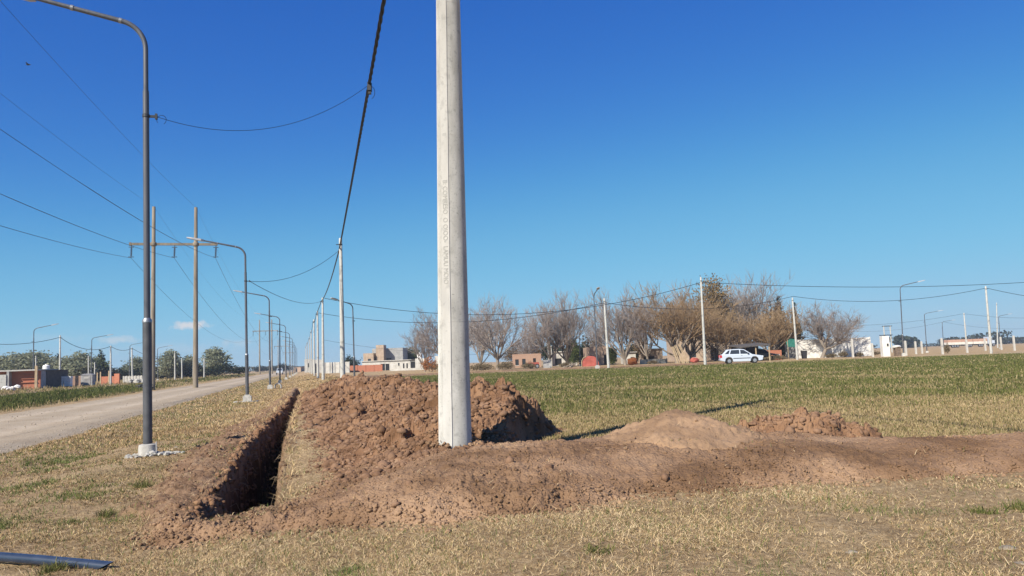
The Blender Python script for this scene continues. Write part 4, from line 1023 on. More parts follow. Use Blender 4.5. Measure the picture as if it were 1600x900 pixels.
def bare_parts(seed, trunk=.10, mains=7, spread=.55, kids=(6, 6, 6), upw=.16, lean=0, r0=.024, shrink=.6):
    rr = random.Random(seed); big = ([], [], [], []); fine = ([], [], [], [])
    def seg(dst, p, q, a, b): dst[0].append(p[:]); dst[1].append(q[:]); dst[2].append(a); dst[3].append(b)
    def grow(p, d, L, r, lev):
        ns = 4 if lev < 3 else 3; ch = []
        for i in range(ns):
            d = (d + Vector((rr.gauss(0, .13), rr.gauss(0, .13), rr.gauss(0, .10) + upw))).normalized()
            q = p + d * (L / ns); ra, rb = r * (1 - .6 * i / ns), r * (1 - .6 * (i + 1) / ns)
            seg(big if lev <= 1 else fine, p, q, ra, rb); p = q; ch.append((p.copy(), d.copy(), rb))
        if lev - 1 < len(kids):
            for k in range(kids[lev - 1]):
                j = rr.choice(range(ns)) if k else ns - 1
                p_, d_, rb = ch[max(j, 1 if lev == 1 else 0)]
                ax_ = Vector((rr.gauss(0, 1), rr.gauss(0, 1), rr.gauss(0, .5))); ax_ = (ax_ - d_ * ax_.dot(d_)).normalized()
                ang_ = rr.uniform(.30, .85); nd = (d_ * math.cos(ang_) + ax_ * math.sin(ang_)).normalized()
                grow(p_, nd, L * shrink * rr.uniform(.75, 1.2), max(rb * .68, .0021), lev + 1)
    p = Vector((0, 0, -.02)); q = Vector((lean * trunk, 0, trunk)); seg(big, p, q, r0, r0 * .85)
    for k in range(mains):
        a = 2 * math.pi * (k + rr.uniform(-.3, .3)) / mains; t_ = spread * rr.uniform(.35, 1.15)
        grow(q.copy(), Vector((math.cos(a) * math.sin(t_) + lean * .4, math.sin(a) * math.sin(t_), math.cos(t_))), .46 * rr.uniform(.8, 1.1), r0 * .55, 1)
    zmax = max(c[2] for c in fine[1])
    v1, f1 = frusta(*big, 6); v2, f2 = frusta(*fine, 3)
    k_ = .44 / np.percentile(np.abs(v2[:, :2]), 96); sc3 = np.array([k_, k_, 1 / zmax])
    return (v1 * sc3, f1), (v2 * sc3, f2)
def tree_proto(name, label, group, parts, mats):
    t_ = thing(name, label, 'tree', group=group)
    for nm, (v, f), mt in zip(('trunk', 'crown'), parts, mats): np_mesh(nm, v, f, mt, t_)
    return t_
def leafy_parts(seed, blobs, leaf=.028, n=2600, trunk_r=.018):
    rg = np.random.default_rng(seed); P = []; w_ = np.array([b[3] * b[4] * b[5] for b in blobs]); w_ = w_ / w_.sum()
    which = rg.choice(len(blobs), n, p=w_); B_ = np.array(blobs)[which]
    u = rg.normal(size=(n, 3)); u /= np.linalg.norm(u, axis=1)[:, None]; rad_ = rg.random(n) ** .45
    rad_ = rad_ * (1 + .42 * np.sin(u[:, 0] * 5 + which) * np.cos(u[:, 2] * 6 + which * 2) + .15 * rg.normal(size=n))
    c = B_[:, :3] + u * B_[:, 3:6] * rad_[:, None]
    a = rg.normal(size=(n, 3)); a /= np.linalg.norm(a, axis=1)[:, None]; b = np.cross(a, rg.normal(size=(n, 3))); b /= np.linalg.norm(b, axis=1)[:, None]
    s_ = leaf * (.6 + .8 * rg.random(n))[:, None]
    v = np.stack([c - a * s_ - b * s_ * .5, c + a * s_ - b * s_ * .5, c + a * s_ * .8 + b * s_ * .6, c - a * s_ * .7 + b * s_ * .6], 1).reshape(-1, 3)
    f = np.arange(4 * n).reshape(n, 4); tv = np.repeat(np.clip(.5 + .2 * rg.normal(size=n) + .12 * np.sin(c[:, 0] * 14) * np.cos(c[:, 2] * 11), 0, 1), 4)
    P0, P1, R0, R1 = [(0, 0, -.03)], [(0, 0, .3)], [trunk_r], [trunk_r * .8]
    for bl in blobs: P0.append((0, 0, .22)); P1.append(tuple(bl[:3])); R0.append(trunk_r * .6); R1.append(trunk_r * .2)
    return frusta(P0, P1, R0, R1, 6), (v, f, tv)
def leafy_proto(name, label, group, parts, lm):
    t_ = thing(name, label, 'tree', group=group); np_mesh('trunk', *parts[0], M['bark'], t_); v, f, tv = parts[1]; np_mesh('crown', v, f, lm, t_, attrs=dict(t=tv)); return t_
M['leaf_willow'] = attr_mat('leaf_willow', [(0, (.15, .165, .10)), (.5, (.25, .265, .17)), (1, (.34, .345, .235))], transl=.4)
M['leaf_dark'] = attr_mat('leaf_dark', [(0, (.010, .016, .010)), (.5, (.022, .032, .018)), (1, (.045, .055, .030))], transl=.1)
M['leaf_green'] = attr_mat('leaf_green', [(0, (.04, .055, .018)), (.5, (.08, .10, .035)), (1, (.14, .16, .06))], transl=.25)
M['leaf_gold'] = attr_mat('leaf_gold', [(0, (.11, .072, .032)), (.5, (.20, .135, .060)), (1, (.30, .215, .105))], transl=.2)
M['leaf_brown'] = attr_mat('leaf_brown', [(0, (.085, .055, .030)), (.5, (.165, .110, .058)), (1, (.27, .19, .105))], transl=.15)
M['leaf_orange'] = attr_mat('leaf_orange', [(0, (.20, .07, .025)), (.5, (.34, .14, .05)), (1, (.46, .24, .11))], transl=.2)
GB = 'bare winter trees beyond the field'
va = bare_parts(1, .14, 8, .80, (7, 6, 6), .12, r0=.028); vb = bare_parts(2, .10, 9, .90, (6, 6, 7), .14, r0=.024); vc = bare_parts(3, .08, 10, .66, (7, 6, 6), .18, r0=.022); vd = bare_parts(4, .16, 8, 1.2, (8, 8, 7), .11, lean=.45, r0=.030, shrink=.60)
pa = tree_proto('bare_tree', 'tall bare tree standing right beside the big concrete pole, on its right', GB, va, (M['bark'], M['twig']))
pb_ = tree_proto('bare_tree', 'wide bare tree partly hidden behind the big concrete pole', GB, vb, (M['bark'], M['twig']))
pc = tree_proto('bare_tree', 'bare many-stemmed tree right of the dark end-on lamp, by the slim pole', GB, vc, (M['bark'], M['twig']))
pd = tree_proto('bare_tree', 'round bare tree with a leaning forked trunk before the long white wall', GB, vd, (M['bark'], M['twig']))
pe_ = tree_proto('bare_tree', 'dense brown bush-like bare tree left of the tall pale pole by the car', GB, vc, (M['bark'], M['twig_brown']))
def place_tree(proto, px, Y, top, hw, first=False, label=None, rz=0):
    o = proto if first else copy_tree(proto)
    if label: o['label'] = label
    b_ = foot(px, Y); h_ = at(px, top, Y).z - b_.z
    o.location = b_; wz = hw / F_PX * Y / .44
    o.scale = (wz, wz, h_); o.rotation_euler = (0, 0, rz); return o
place_tree(pa, 778, 98, 452, 50, True)
place_tree(pb_, 698, 102, 474, 50, True, rz=1)
place_tree(pc, 977, 100, 442, 42, True)
place_tree(pd, 1284, 100, 466, 52, True, rz=.1)
place_tree(pe_, 1058, 101, 436, 58, True, rz=.5)
place_tree(pa, 860, 104, 466, 40, False, 'bare tree with a pale trunk left of the white house, nearer of a pair', 2.1)
place_tree(pc, 886, 106, 450, 38, False, 'narrow bare tree just right of the pale-trunked bare tree, before the white house', 1.2)
place_tree(pb_, 1012, 112, 456, 32, False, 'bare tree between the many-stemmed tree and the dense brown bush tree', 2.6)
place_tree(pc, 1166, 112, 422, 46, False, 'tall bare tree rising behind the white hatchback', 2.0)
place_tree(pb_, 1118, 114, 428, 50, False, 'tall bare tree rising behind the tall pale pole by the car', 4.0)
place_tree(pe_, 1080, 108, 452, 40, False, 'second dense brown bush-like tree, touching the tall pale pole', 3.1)
place_tree(pe_, 1134, 103, 468, 44, False, 'dense brown bare tree directly behind the white hatchback', 5.0)
place_tree(pc, 938, 118, 490, 18, False, 'thin grey bare tree behind the salmon brick building', .7)
place_tree(pb_, 664, 112, 500, 26, False, 'small bare tree left of the big concrete pole beside the orange bush', 5.2)
place_tree(pe_, 1206, 104, 470, 46, False, 'dense golden brown tree left of the leaning slim pole', 1.9)
place_tree(pc, 752, 120, 482, 24, False, 'grey bare tree behind the first tree right of the big pole', 3.9)
place_tree(pb_, 826, 120, 500, 24, False, 'grey bare tree behind the low salmon brick house', 2.2)
sphere3 = [(0, 0, .62, .34, .34, .34), (-.22, .1, .45, .25, .25, .25), (.24, -.1, .48, .24, .24, .26), (.05, 0, .82, .2, .2, .2)]
willow = [(0, 0, .6, .36, .34, .32), (-.28, .05, .48, .24, .24, .28), (.28, 0, .5, .26, .26, .30), (.1, .1, .80, .22, .22, .18), (-.12, 0, .78, .2, .2, .2), (0, 0, .25, .36, .32, .18)]
conif = [(0, 0, .25, .30, .30, .22), (0, 0, .5, .22, .22, .2), (.02, 0, .72, .14, .14, .18), (0, 0, .88, .07, .07, .12)]
bush = [(0, 0, .45, .45, .4, .40), (-.3, 0, .35, .3, .3, .3), (.3, .05, .38, .3, .3, .34)]
sprd = [(-.35, 0, .45, .3, .25, .28), (0, 0, .62, .32, .3, .26), (.35, 0, .40, .34, .25, .2), (.62, 0, .52, .22, .2, .10), (.5, 0, .3, .25, .2, .15)]
GW, GD = 'grey green trees beyond the left lots', 'dark evergreen trees'
lw = leafy_proto('willow_tree', 'broad grey green tree behind the roof of the small brick house', GW, leafy_parts(21, willow, .026, 4200), M['leaf_willow'])
lw2 = leafy_proto('willow_tree', 'grey green tree at the far left edge behind the small brick house', GW, leafy_parts(22, sphere3 + [(0, 0, .25, .3, .3, .2)], .028, 3600), M['leaf_willow'])
ld = leafy_proto('conifer_tree', 'dark pointed conifer behind the thin pole right of the small brick house', GD, leafy_parts(23, conif, .034, 1700), M['leaf_dark'])
ld2 = leafy_proto('evergreen_tree', 'dark spreading evergreen with horizontal limbs right of the pylon', GD, leafy_parts(24, sprd, .03, 2400), M['leaf_dark'])
lb = leafy_proto('evergreen_tree', 'low dark evergreen behind the low red brick walls', GD, leafy_parts(25, bush, .036, 2200), M['leaf_dark'])
lg = leafy_proto('leafy_tree', 'green leafy tree at the right end of the grey unfinished house', 'leafy trees among the far houses', leafy_parts(26, willow, .030, 3200), M['leaf_green'])
gold = leafy_proto('leafy_tree', 'tall golden brown leafy tree behind the tall pale pole by the car', 'leafy trees among the far houses', leafy_parts(27, willow + [(0, 0, .9, .18, .18, .14)], .0105, 6500), M['leaf_gold'])
brn = leafy_proto('leafy_tree', 'dense brown leafy tree crown left of the leaning slim pole', 'leafy trees among the far houses', leafy_parts(28, sphere3 + [(0, 0, .4, .4, .4, .22)], .0105, 7500), M['leaf_brown'])
orb = leafy_proto('orange_bush', 'bright orange leafed bush between the white block and the big pole', None, leafy_parts(29, bush, .03, 900), M['leaf_orange'])
place_tree(lw, 38, 165, 549, 40, True); place_tree(lw2, 2, 165, 556, 26, True); place_tree(ld, 90, 170, 551, 12, True); place_tree(ld2, 351, 165, 565, 22, True); place_tree(lb, 172, 165, 574, 28, True)
place_tree(lw, 62, 172, 549, 26, False, 'grey green tree left of the dark pointed conifer, above the brick house corner', 1)
place_tree(lw2, 126, 160, 551, 30, False, 'grey green tree rising behind the grey portable toilet', 2)
place_tree(lw, 110, 160, 557, 26, False, 'grey green tree left of the grey portable toilet', 3)
place_tree(ld, 157, 172, 545, 17, False, 'dark tall conifer right above the grey portable toilet', 1)
place_tree(lg, 150, 168, 558, 20, False, 'mid green tree in front of the dark tall conifer near the portable toilet', 1)
place_tree(lw2, 215, 170, 558, 22, False, 'green tree behind the left pylon leg and the nearest lamp', 4)
place_tree(lw, 264, 170, 547, 22, False, 'grey green tree between the two legs of the near pylon, left one', 5)
place_tree(lw2, 294, 175, 556, 20, False, 'grey green tree behind the right leg of the near pylon', 1)
place_tree(lw, 338, 175, 543, 26, False, 'grey green round tree right of the near pylon', 2)
place_tree(lb, 200, 168, 574, 20, False, 'low dark evergreen left of the nearest lamp post', 2)
place_tree(lb, 238, 178, 572, 24, False, 'low dark evergreen behind the left pylon leg', 1)
place_tree(lb, 285, 178, 568, 30, False, 'low dark evergreen mass between the pylon legs', 3)
place_tree(lb, 318, 176, 571, 24, False, 'low dark evergreen right beside the right pylon leg', 4)
place_tree(lb, 130, 176, 572, 40, False, 'low dark evergreen hedge-like crown behind the brick pallets', 5)
place_tree(lb, 548, 190, 554, 14, False, 'small dark evergreen left of the grey unfinished house', 2)
place_tree(lg, 641, 200, 542, 16, True)
place_tree(gold, 1122, 110, 432, 46, True, rz=1)
place_tree(brn, 1208, 108, 476, 44, True)
place_tree(ld, 1222, 116, 460, 24, False, 'dark green conifer peaking above the brown crown by the leaning slim pole', 2)
place_tree(ld, 1246, 118, 470, 16, False, 'dark green conifer just right of the leaning slim pole', 3)
place_tree(lb, 870, 128, 527, 20, False, 'round dark evergreen behind the white house among the bare trees', 2)
place_tree(lb, 926, 132, 524, 26, False, 'broad dark evergreen behind the salmon brick building', 3)
place_tree(lg, 897, 116, 530, 12, False, 'slim green tree beside the far end-on lamp', 2)
place_tree(ld2, 990, 122, 530, 14, False, 'dark evergreen behind the white van-like box beside the dense bush tree', 2)
place_tree(brn, 1002, 116, 508, 16, False, 'brown green pointed tree left of the dense brown bush tree', 2)
place_tree(lg, 958, 104, 540, 9, False, 'small green shrubby tree at the foot of the many-stemmed bare tree', 1)
place_tree(brn, 806, 130, 533, 24, False, 'low brown crown behind the low salmon brick house, left part', 3)
place_tree(brn, 840, 134, 530, 22, False, 'low brown crown behind the low salmon brick house, right part', 4)
place_tree(orb, 671, 108, 552, 11, True)
place_tree(lb, 439, 420, 567, 13, False, 'small far dark tree beside the road between the third and fourth lamps', 1)
place_tree(lb, 410, 440, 570, 12, False, 'small far dark tree left of the third lamp at the horizon', 4)

# shrubs and hedges along the far side
M['leaf_dry'] = attr_mat('leaf_dry', [(0, (.085, .062, .036)), (.5, (.155, .120, .068)), (1, (.25, .20, .125))], transl=.1)
shr = leafy_proto('dry_shrub', 'dry brown shrub at the foot of the first bare tree right of the big pole', 'dry shrubs in front of the far houses', leafy_parts(31, bush, .045, 900, .01), M['leaf_dry']); shr['category'] = 'shrub'
for i, (px, Y, top, hw, lab) in enumerate([(752, 95, 566, 20, None), (790, 95, 563, 14, 'dry shrub right of the first bare tree trunk past the big pole'), (826, 97, 565, 12, 'dry grey shrub left of the dark red cart'), (700, 100, 566, 18, 'dry shrub glimpsed just right of the orange bush'), (884, 101, 565, 12, 'dry shrub below the white house'), (1212, 93, 554, 20, 'dry brown hedge-like shrub right of the white hatchback'), (1192, 94, 556, 14, 'dry brown shrub just ahead of the white hatchback bonnet'),
                                           (1299, 96, 551, 10, 'dry shrub against the white wall right of the leaning trunk'), (1318, 96, 547, 8, 'taller dry shrub against the right part of the white wall'), (1342, 95, 549, 8, 'dry shrub at the right end of the white wall'), (1480, 98, 536, 5, 'dark dry shrub left of the truck'), (1364, 110, 548, 14, 'dry shrub between the white wall and the masonry pillar'), (1020, 97, 562, 9, 'dry shrub left of the dense brown bush tree foot'), (676, 128, 566, 16, 'dry shrub below the orange bush')]):
    o = shr if i == 0 else copy_tree(shr)
    if lab: o['label'] = lab
    b_ = foot(px, Y); h_ = at(px, top, Y).z - b_.z; o.location = b_; o.scale = (hw / F_PX * Y / .6, .8, h_ * 1.1); o.rotation_euler = (0, 0, 0)
# far woods that read as one dark line
v_, f_, t__ = [], [], []
def wood(px0, px1, Y, h0, n, dens, seed):
    rg = np.random.default_rng(seed); p0, p1_ = foot(px0, Y), foot(px1, Y); u = rg.random(n)
    x = p0.x + (p1_.x - p0.x) * u; hh_ = h0 * (.62 + .38 * np.clip(fbm(x * dens, x * 0 + seed, 4, seed) * 1.6 + .4, 0, 1.4)); z = rg.random(n) ** .8 * hh_
    c = np.stack([x, Y + rg.normal(0, 4, n), z + float(base(p0.x, Y))], -1); s_ = (h0 * .07 * (.6 + .8 * rg.random(n)))[:, None]
    a = rg.normal(size=(n, 3)); a /= np.linalg.norm(a, axis=1)[:, None]; b = np.cross(a, rg.normal(size=(n, 3))); b /= np.linalg.norm(b, axis=1)[:, None]
    return np.stack([c - a * s_ - b * s_, c + a * s_ - b * s_, c + a * s_ + b * s_, c - a * s_ + b * s_], 1).reshape(-1, 3)
M['leaf_far'] = attr_mat('leaf_far', [(0, (.018, .026, .020)), (1, (.042, .052, .036))])
V_ = np.concatenate([wood(1470, 1606, 520, 6.5, 2200, .03, 1), wood(1405, 1427, 420, 8.5, 900, .06, 2), wood(1333, 1366, 480, 4, 500, .04, 3), wood(1430, 1475, 560, 3.5, 500, .03, 4), wood(1480, 1580, 470, 8.5, 500, .02, 9)])
tag(np_mesh('far_woods', V_, np.arange(len(V_)).reshape(-1, 4), M['leaf_far'], attrs=dict(t=np.repeat(RNG.random(len(V_) // 4), 4))), kind='stuff')
V_ = np.concatenate([wood(366, 470, 520, 3.6, 1300, .03, 5), wood(-30, 366, 330, 4.5, 2600, .04, 7)])
M['leaf_haze'] = attr_mat('leaf_haze', [(0, (.085, .080, .062)), (1, (.17, .155, .115))])
tag(np_mesh('far_scrub', V_, np.arange(len(V_)).reshape(-1, 4), M['leaf_haze'], attrs=dict(t=np.repeat(RNG.random(len(V_) // 4), 4))), kind='stuff')

# ------------------------------------------------------------------ buildings and walls
def facade(name, label, cat, px0, px1, ytop, Y, depth, wm, openings=(), roof=None, rz=0, group=None, parapet=0):
    """a block whose front runs between two photo columns at depth Y; openings are (kind, x0, x1, z0, z1) as shares of the front"""
    a = foot(px0, Y); b = foot(px1, Y); L_ = (b.x - a.x); h_ = at(.5 * (px0 + px1), ytop, Y).z - a.z
    t_ = thing(name, label, cat, a, rz, group); m_ = MB()
    # front wall built round its openings, so that they are real holes
    xs = sorted({0, L_} | {o_[1] * L_ for o_ in openings} | {o_[2] * L_ for o_ in openings}); zs = sorted({-.4, h_} | {o_[3] * h_ for o_ in openings if o_[3] > 0} | {o_[4] * h_ for o_ in openings})
    for i in range(len(xs) - 1):
        for j in range(len(zs) - 1):
            cx_, cz_ = .5 * (xs[i] + xs[i + 1]), .5 * (zs[j] + zs[j + 1])
            if any(o_[1] * L_ < cx_ < o_[2] * L_ and (o_[3] * h_ if o_[3] > 0 else -.4) < cz_ < o_[4] * h_ for o_ in openings): continue
            m_.box(xs[i], xs[i + 1], 0, .18, zs[j], zs[j + 1])
    m_.box(0, .18, .18, depth, -.4, h_); m_.box(L_ - .18, L_, .18, depth, -.4, h_); m_.box(.18, L_ - .18, depth - .18, depth, -.4, h_)
    w_ = m_.build('wall', wm, t_)
    m_ = MB(); rm_ = roof or wm
    if roof: m_.box(-.2, L_ + .2, -.25, depth + .2, h_ + .003, h_ + .14)
    else: m_.box(.18, L_ - .18, .18, depth - .18, h_ - .2, h_ - .06)
    m_.build('roof', rm_, t_)
    for (k_, x0, x1, z0, z1) in openings:
        q = MB(); q.box(x0 * L_, x1 * L_, .13, .16, max(z0 * h_, -.3), z1 * h_)
        o_ = q.build({'w': 'window', 'd': 'door', 'o': 'opening_shade'}[k_], M['glass'] if k_ == 'w' else M['dark'], t_)  # open bays get a near-black panel that stands for the shade inside
        if k_ == 'w':
            q = MB(); q.box(x0 * L_ - .05, x1 * L_ + .05, -.05, .14, z0 * h_ - .07, z0 * h_ - .002); q.build('sill', M['white_wall'], o_)
    return t_, L_, h_
def slab_wall(name, label, px0, px1, ytop, Y, mt, rz=0, thick=.18, posts=0, cat='wall', group=None):
    a = foot(px0, Y); b = foot(px1, Y); L_ = (b.x - a.x) / math.cos(rz); h_ = at(px0, ytop, Y).z - a.z
    t_ = thing(name, label, cat, a, rz, group); m_ = MB(); m_.box(0, L_, 0, thick, -.4, h_); m_.build('panel', mt, t_)
    for k in range(posts + 1 if posts else 0):
        m_ = MB(); x_ = L_ * k / posts; m_.box(x_ - .08, x_ + .08, -.06, -.003, -.4, h_ + .05); m_.build('post', M['grey_wall'] if mt is M['white_wall'] else mt, t_)
    return t_
# houses past the heap
facade('unfinished_house', 'grey two-storey unfinished house with an uneven top, right of the second pole', 'house', 582, 630, 544, 190, 9, M['grey_wall'], [('w', .46, .62, .45, .54), ('w', .06, .14, .30, .52)])
facade('house_wing', 'pale stepped wing at the left end of the grey unfinished house', 'house', 568, 584, 552, 186, 8, M['tan_wall'], [('w', .45, .75, .42, .68)])
facade('stair_tower', 'small pale tower on top of the grey unfinished house, left part', 'house', 588, 600, 539, 187, 4, M['tan_wall'])
facade('white_house', 'long low white house with a dark garage opening before the grey unfinished house', 'house', 566, 642, 564, 168, 7, M['white_wall'], [('o', .38, .47, 0, .72), ('o', .48, .56, 0, .70), ('d', .84, .87, 0, .68), ('d', .91, .94, 0, .68), ('w', .74, .77, .45, .75)], roof=M['white_wall'])
facade('white_block_house', 'square white rendered block house left of the orange bush', 'house', 649, 664, 560, 150, 5, M['white_wall'], [('w', .8, .9, .3, .6)])
facade('carport', 'dark open carport between the long white house and the square white block', 'carport', 641, 650, 563, 152, 4, M['grey_wall'], [('o', .1, .9, 0, .85)], roof=M['roof_dark'])
facade('pale_house', 'small pale house partly hidden by the big pole', 'house', 680, 697, 556, 140, 5, M['white_wall'], [('d', .35, .7, 0, .7)])
slab_wall('brick_fence', 'low red brick fence before the long white house', 545, 597, 571.5, 152, M['brick'], posts=4)
slab_wall('garden_wall', 'pale grey garden wall between the twin poles and the second pole', 508, 546, 566.5, 150, M['white_wall'], posts=5)
slab_wall('kerb_wall', 'very low white kerb wall in front of the long white house', 610, 662, 576.3, 146, M['white_wall'])
tk = thing('water_tank', 'small white water tank on top of the square white block house', 'water tank', at(656, 560, 152)); m_ = MB(); m_.lathe([(.5, -.3), (.55, .0), (.55, .9), (.4, 1.05), (.1, 1.1)], 14); m_.build('tank_body', M['bag'], tk, True); m_ = MB(); m_.lathe([(.15, 1.08), (.15, 1.2), (.05, 1.22)], 10); m_.build('lid', M['bag'], tk)
facade('street_house', 'white house with dark doorway behind the pole row, nearest of two up the road', 'house', 486, 506, 562, 168, 8, M['white_wall'], [('d', .28, .42, 0, .72)], rz=STREET)
facade('street_house', 'white house behind the pole row, farther of two up the road', 'house', 476, 489, 561, 215, 8, M['white_wall'], [('w', .4, .6, .4, .7)], rz=STREET)
facade('street_house', 'tiny pinkish house at the far end of the road under the lamps', 'house', 459, 470, 573, 330, 8, M['plaster_or'], [('d', .3, .5, 0, .7)], roof=M['roof_dark'])
# right of the big pole
facade('brick_house', 'low salmon brick house with dark window gaps, among bare trees right of the pole', 'house', 801, 846, 553, 118, 7, M['brick_pale'], [('w', .10, .22, .18, .62), ('w', .34, .46, .2, .64), ('d', .72, .82, 0, .66)], roof=None)
facade('white_house', 'low white house with dark verandah openings behind the pale-trunked bare tree', 'house', 862, 902, 550, 122, 7, M['white_wall'], [('o', .14, .40, .05, .55), ('o', .55, .75, .05, .55)], roof=M['white_wall'])
ch = facade('chimney_tower', 'narrow white tower rising at the left end of the low white house', 'tower', 857, 863, 540, 121, 1.4, M['white_wall'])
facade('brick_building', 'salmon brick building with a flat top left of the slim concrete pole', 'house', 919, 951, 542, 112, 7, M['plaster_or'], [('d', .78, .92, 0, .55), ('w', .08, .2, .3, .55)])
facade('white_shed', 'small white shed behind the many-stemmed bare tree', 'shed', 976, 994, 551, 114, 4, M['white_wall'], [('o', .55, .85, 0, .6)], roof=M['tin'])
facade('pale_house', 'pale house with a shaded front glimpsed left of the dense brown bush tree', 'house', 1003, 1036, 546, 118, 6, M['tan_wall'], [('o', .1, .6, .1, .5)], roof=M['tin'])
facade('tan_house', 'big two-storey tan house half hidden by the brown trees behind the car', 'house', 1062, 1172, 507, 124, 10, M['tan_wall'], [('w', .14, .22, .55, .75), ('w', .34, .42, .55, .75), ('w', .62, .72, .55, .75), ('d', .45, .5, 0, .35), ('w', .14, .24, .1, .3), ('w', .72, .82, .1, .3)])
slab_wall('garden_wall', 'low pale garden wall left of the dense brown bush tree foot', 1001, 1042, 562, 104, M['white_wall'], posts=4)
# carport by the car
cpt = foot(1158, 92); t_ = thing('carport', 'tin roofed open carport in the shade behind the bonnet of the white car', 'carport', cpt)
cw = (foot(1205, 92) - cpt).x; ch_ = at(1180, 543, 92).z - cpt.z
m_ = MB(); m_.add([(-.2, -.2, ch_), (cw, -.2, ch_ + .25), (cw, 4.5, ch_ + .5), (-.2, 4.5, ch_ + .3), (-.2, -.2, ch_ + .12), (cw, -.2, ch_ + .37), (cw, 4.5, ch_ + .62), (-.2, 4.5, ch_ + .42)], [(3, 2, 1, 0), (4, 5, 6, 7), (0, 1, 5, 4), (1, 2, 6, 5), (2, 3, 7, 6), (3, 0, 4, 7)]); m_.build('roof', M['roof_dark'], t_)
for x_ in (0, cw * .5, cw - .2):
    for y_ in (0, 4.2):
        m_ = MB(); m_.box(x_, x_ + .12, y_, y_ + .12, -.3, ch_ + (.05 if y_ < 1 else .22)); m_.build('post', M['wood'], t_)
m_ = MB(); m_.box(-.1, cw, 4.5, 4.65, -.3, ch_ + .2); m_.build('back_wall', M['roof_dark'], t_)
slab_wall('brick_wall', 'low dark brick wall under the brown tree right of the carport', 1188, 1222, 548, 97, M['brick'])
# long white wall and pillar
slab_wall('white_wall', 'long white rendered wall behind the leaning forked tree, right of the slim leaning pole', 1247, 1361, 531, 103, M['white_bright'], posts=4)
slab_wall('white_wall', 'short grey green end of wall left of the leaning slim pole', 1228, 1248, 538, 105, M['grey_wall'])
pp_ = foot(1386, 90); t_ = thing('masonry_pillar', 'tall white masonry pillar with a dark meter hole beside the lamp right of the white wall', 'pillar', pp_, R(-8))
ww = (foot(1396.5, 90) - pp_).x; h_ = at(1386, 525, 90).z - pp_.z
m_ = MB(); m_.box(-ww * .5, ww * .5, 0, .9, -.3, h_); m_.build('pillar_body', M['white_bright'], t_)
m_ = MB(); m_.box(ww * .12, ww * .34, -.03, -.004, h_ * .50, h_ * .63); m_.build('meter_box', M['dark'], t_)
bg_ = foot(1401, 90.5); t_ = thing('brick_pier', 'short brown brick pier with a white bag on it, right of the masonry pillar', 'pier', bg_); m_ = MB(); m_.box(-.05, .55, 0, .5, -.3, 1.0); m_.build('pier_body', M['pier'], t_)
m_ = MB(); m_.rock((0, 0, 0), .34, 55, (1.6, 1, .5)); o = m_.build('white_bag', M['bag'], None, True); o.location = bg_ + Vector((.2, .2, 1.12)); tag(o, 'white bag lying on the short brown pier right of the masonry pillar', 'bag')
# small transformer platform
tb = foot(1384, 150); t_ = thing('transformer_platform', 'distant two-legged transformer platform with a dark tank, left of the masonry pillar', 'transformer', tb)
for x_ in (0, 1.25):
    m_ = MB(); m_.lathe([(.13, -.3), (.10, 5.2)], 10, x_, 0); m_.build('leg', M['concrete_new'], t_)
m_ = MB(); m_.box(-.9, 1.5, -.25, .25, 3.3, 3.45); m_.build('platform', M['darkmetal'], t_)
m_ = MB(); m_.box(-.3, 1.6, -.08, .08, 5.05, 5.2); m_.build('crossarm', M['darkmetal'], t_)
m_ = MB(); m_.lathe([(.35, 2.0), (.42, 2.05), (.42, 2.9), (.35, 3.0), (.1, 3.02)], 14, .6, 0); m_.build('tank', M['darkmetal'], t_)
# white posts of the far lots
wp = None
for i, (px, Y, top, lab) in enumerate([(1416, 92, 532, 'white post right of the lamp beside the masonry pillar'), (1431.5, 104, 533, 'white post left of the far lamp, left one of two close together'), (1441, 108, 533, 'white post touching the far lamp, right one of two close together'), (1473, 92, 528, 'white post in front of the left end of the truck trailer'), (1511.5, 98, 531, 'white post in front of the middle of the truck trailer'), (1540, 116, 529, 'white post close left of the weathered pole near the right edge'), (1565, 120, 526, 'white post right of the truck cab below a far lamp'), (1585.5, 102, 524, 'white post alone near the right edge of the field'), (1364, 92, 536, 'thin white post at the right end of the long white wall'), (1333, 94, 529, 'white post with an angled top in front of the white wall')]):
    if wp is None:
        wp = thing('boundary_post', lab, 'post', group='white posts round the far lots'); m_ = MB(); m_.box(-.10, .10, -.10, .10, -.2, .96); m_.build('shaft', M['white_wall'], wp); m_ = MB(); m_.add([(-.10, -.10, .96), (.10, -.10, .96), (.10, .10, .96), (-.10, .10, .96), (0, 0, 1.0)], [(0, 1, 4), (1, 2, 4), (2, 3, 4), (3, 0, 4)]); m_.build('cap', M['white_wall'], wp); o = wp
    else: o = copy_tree(wp); o['label'] = lab
    b_ = foot(px, Y); o.location = b_; o.scale = (1, 1, at(px, top, Y).z - b_.z)

# ------------------------------------------------------------------ left lots
hb_ = foot(-9, 88); t_ = thing('brick_house', 'small unfinished red brick house with a shaded porch, at the left edge', 'house', hb_, STREET)
w_h = (foot(50, 88) - hb_).x / CS - .1; hh_ = at(45, 579.5, 90).z - hb_.z
m_ = MB(); m_.box(0, w_h, 1.0, 1.2, -.3, hh_); m_.build('back_wall', M['brick'], t_)
m_ = MB(); m_.box(w_h - .2, w_h, 1.2, 7.6, -.3, hh_ * .97)
m_.build('side_wall', M['grey_wall'], t_)
m_ = MB(); m_.box(-.4, w_h + .05, .2, 7.6, hh_ + .003, hh_ + .16); m_.build('roof_slab', M['concrete_new'], t_)
m_ = MB(); m_.box(w_h - .28, w_h - .02, -.1, .16, -.3, hh_ + .55); m_.build('timber_post', M['wood'], t_)
m_ = MB(); m_.box(.45, 1.15, 0, .5, -.3, hh_ - .35); m_.build('front_pillar', M['concrete_new'], t_)
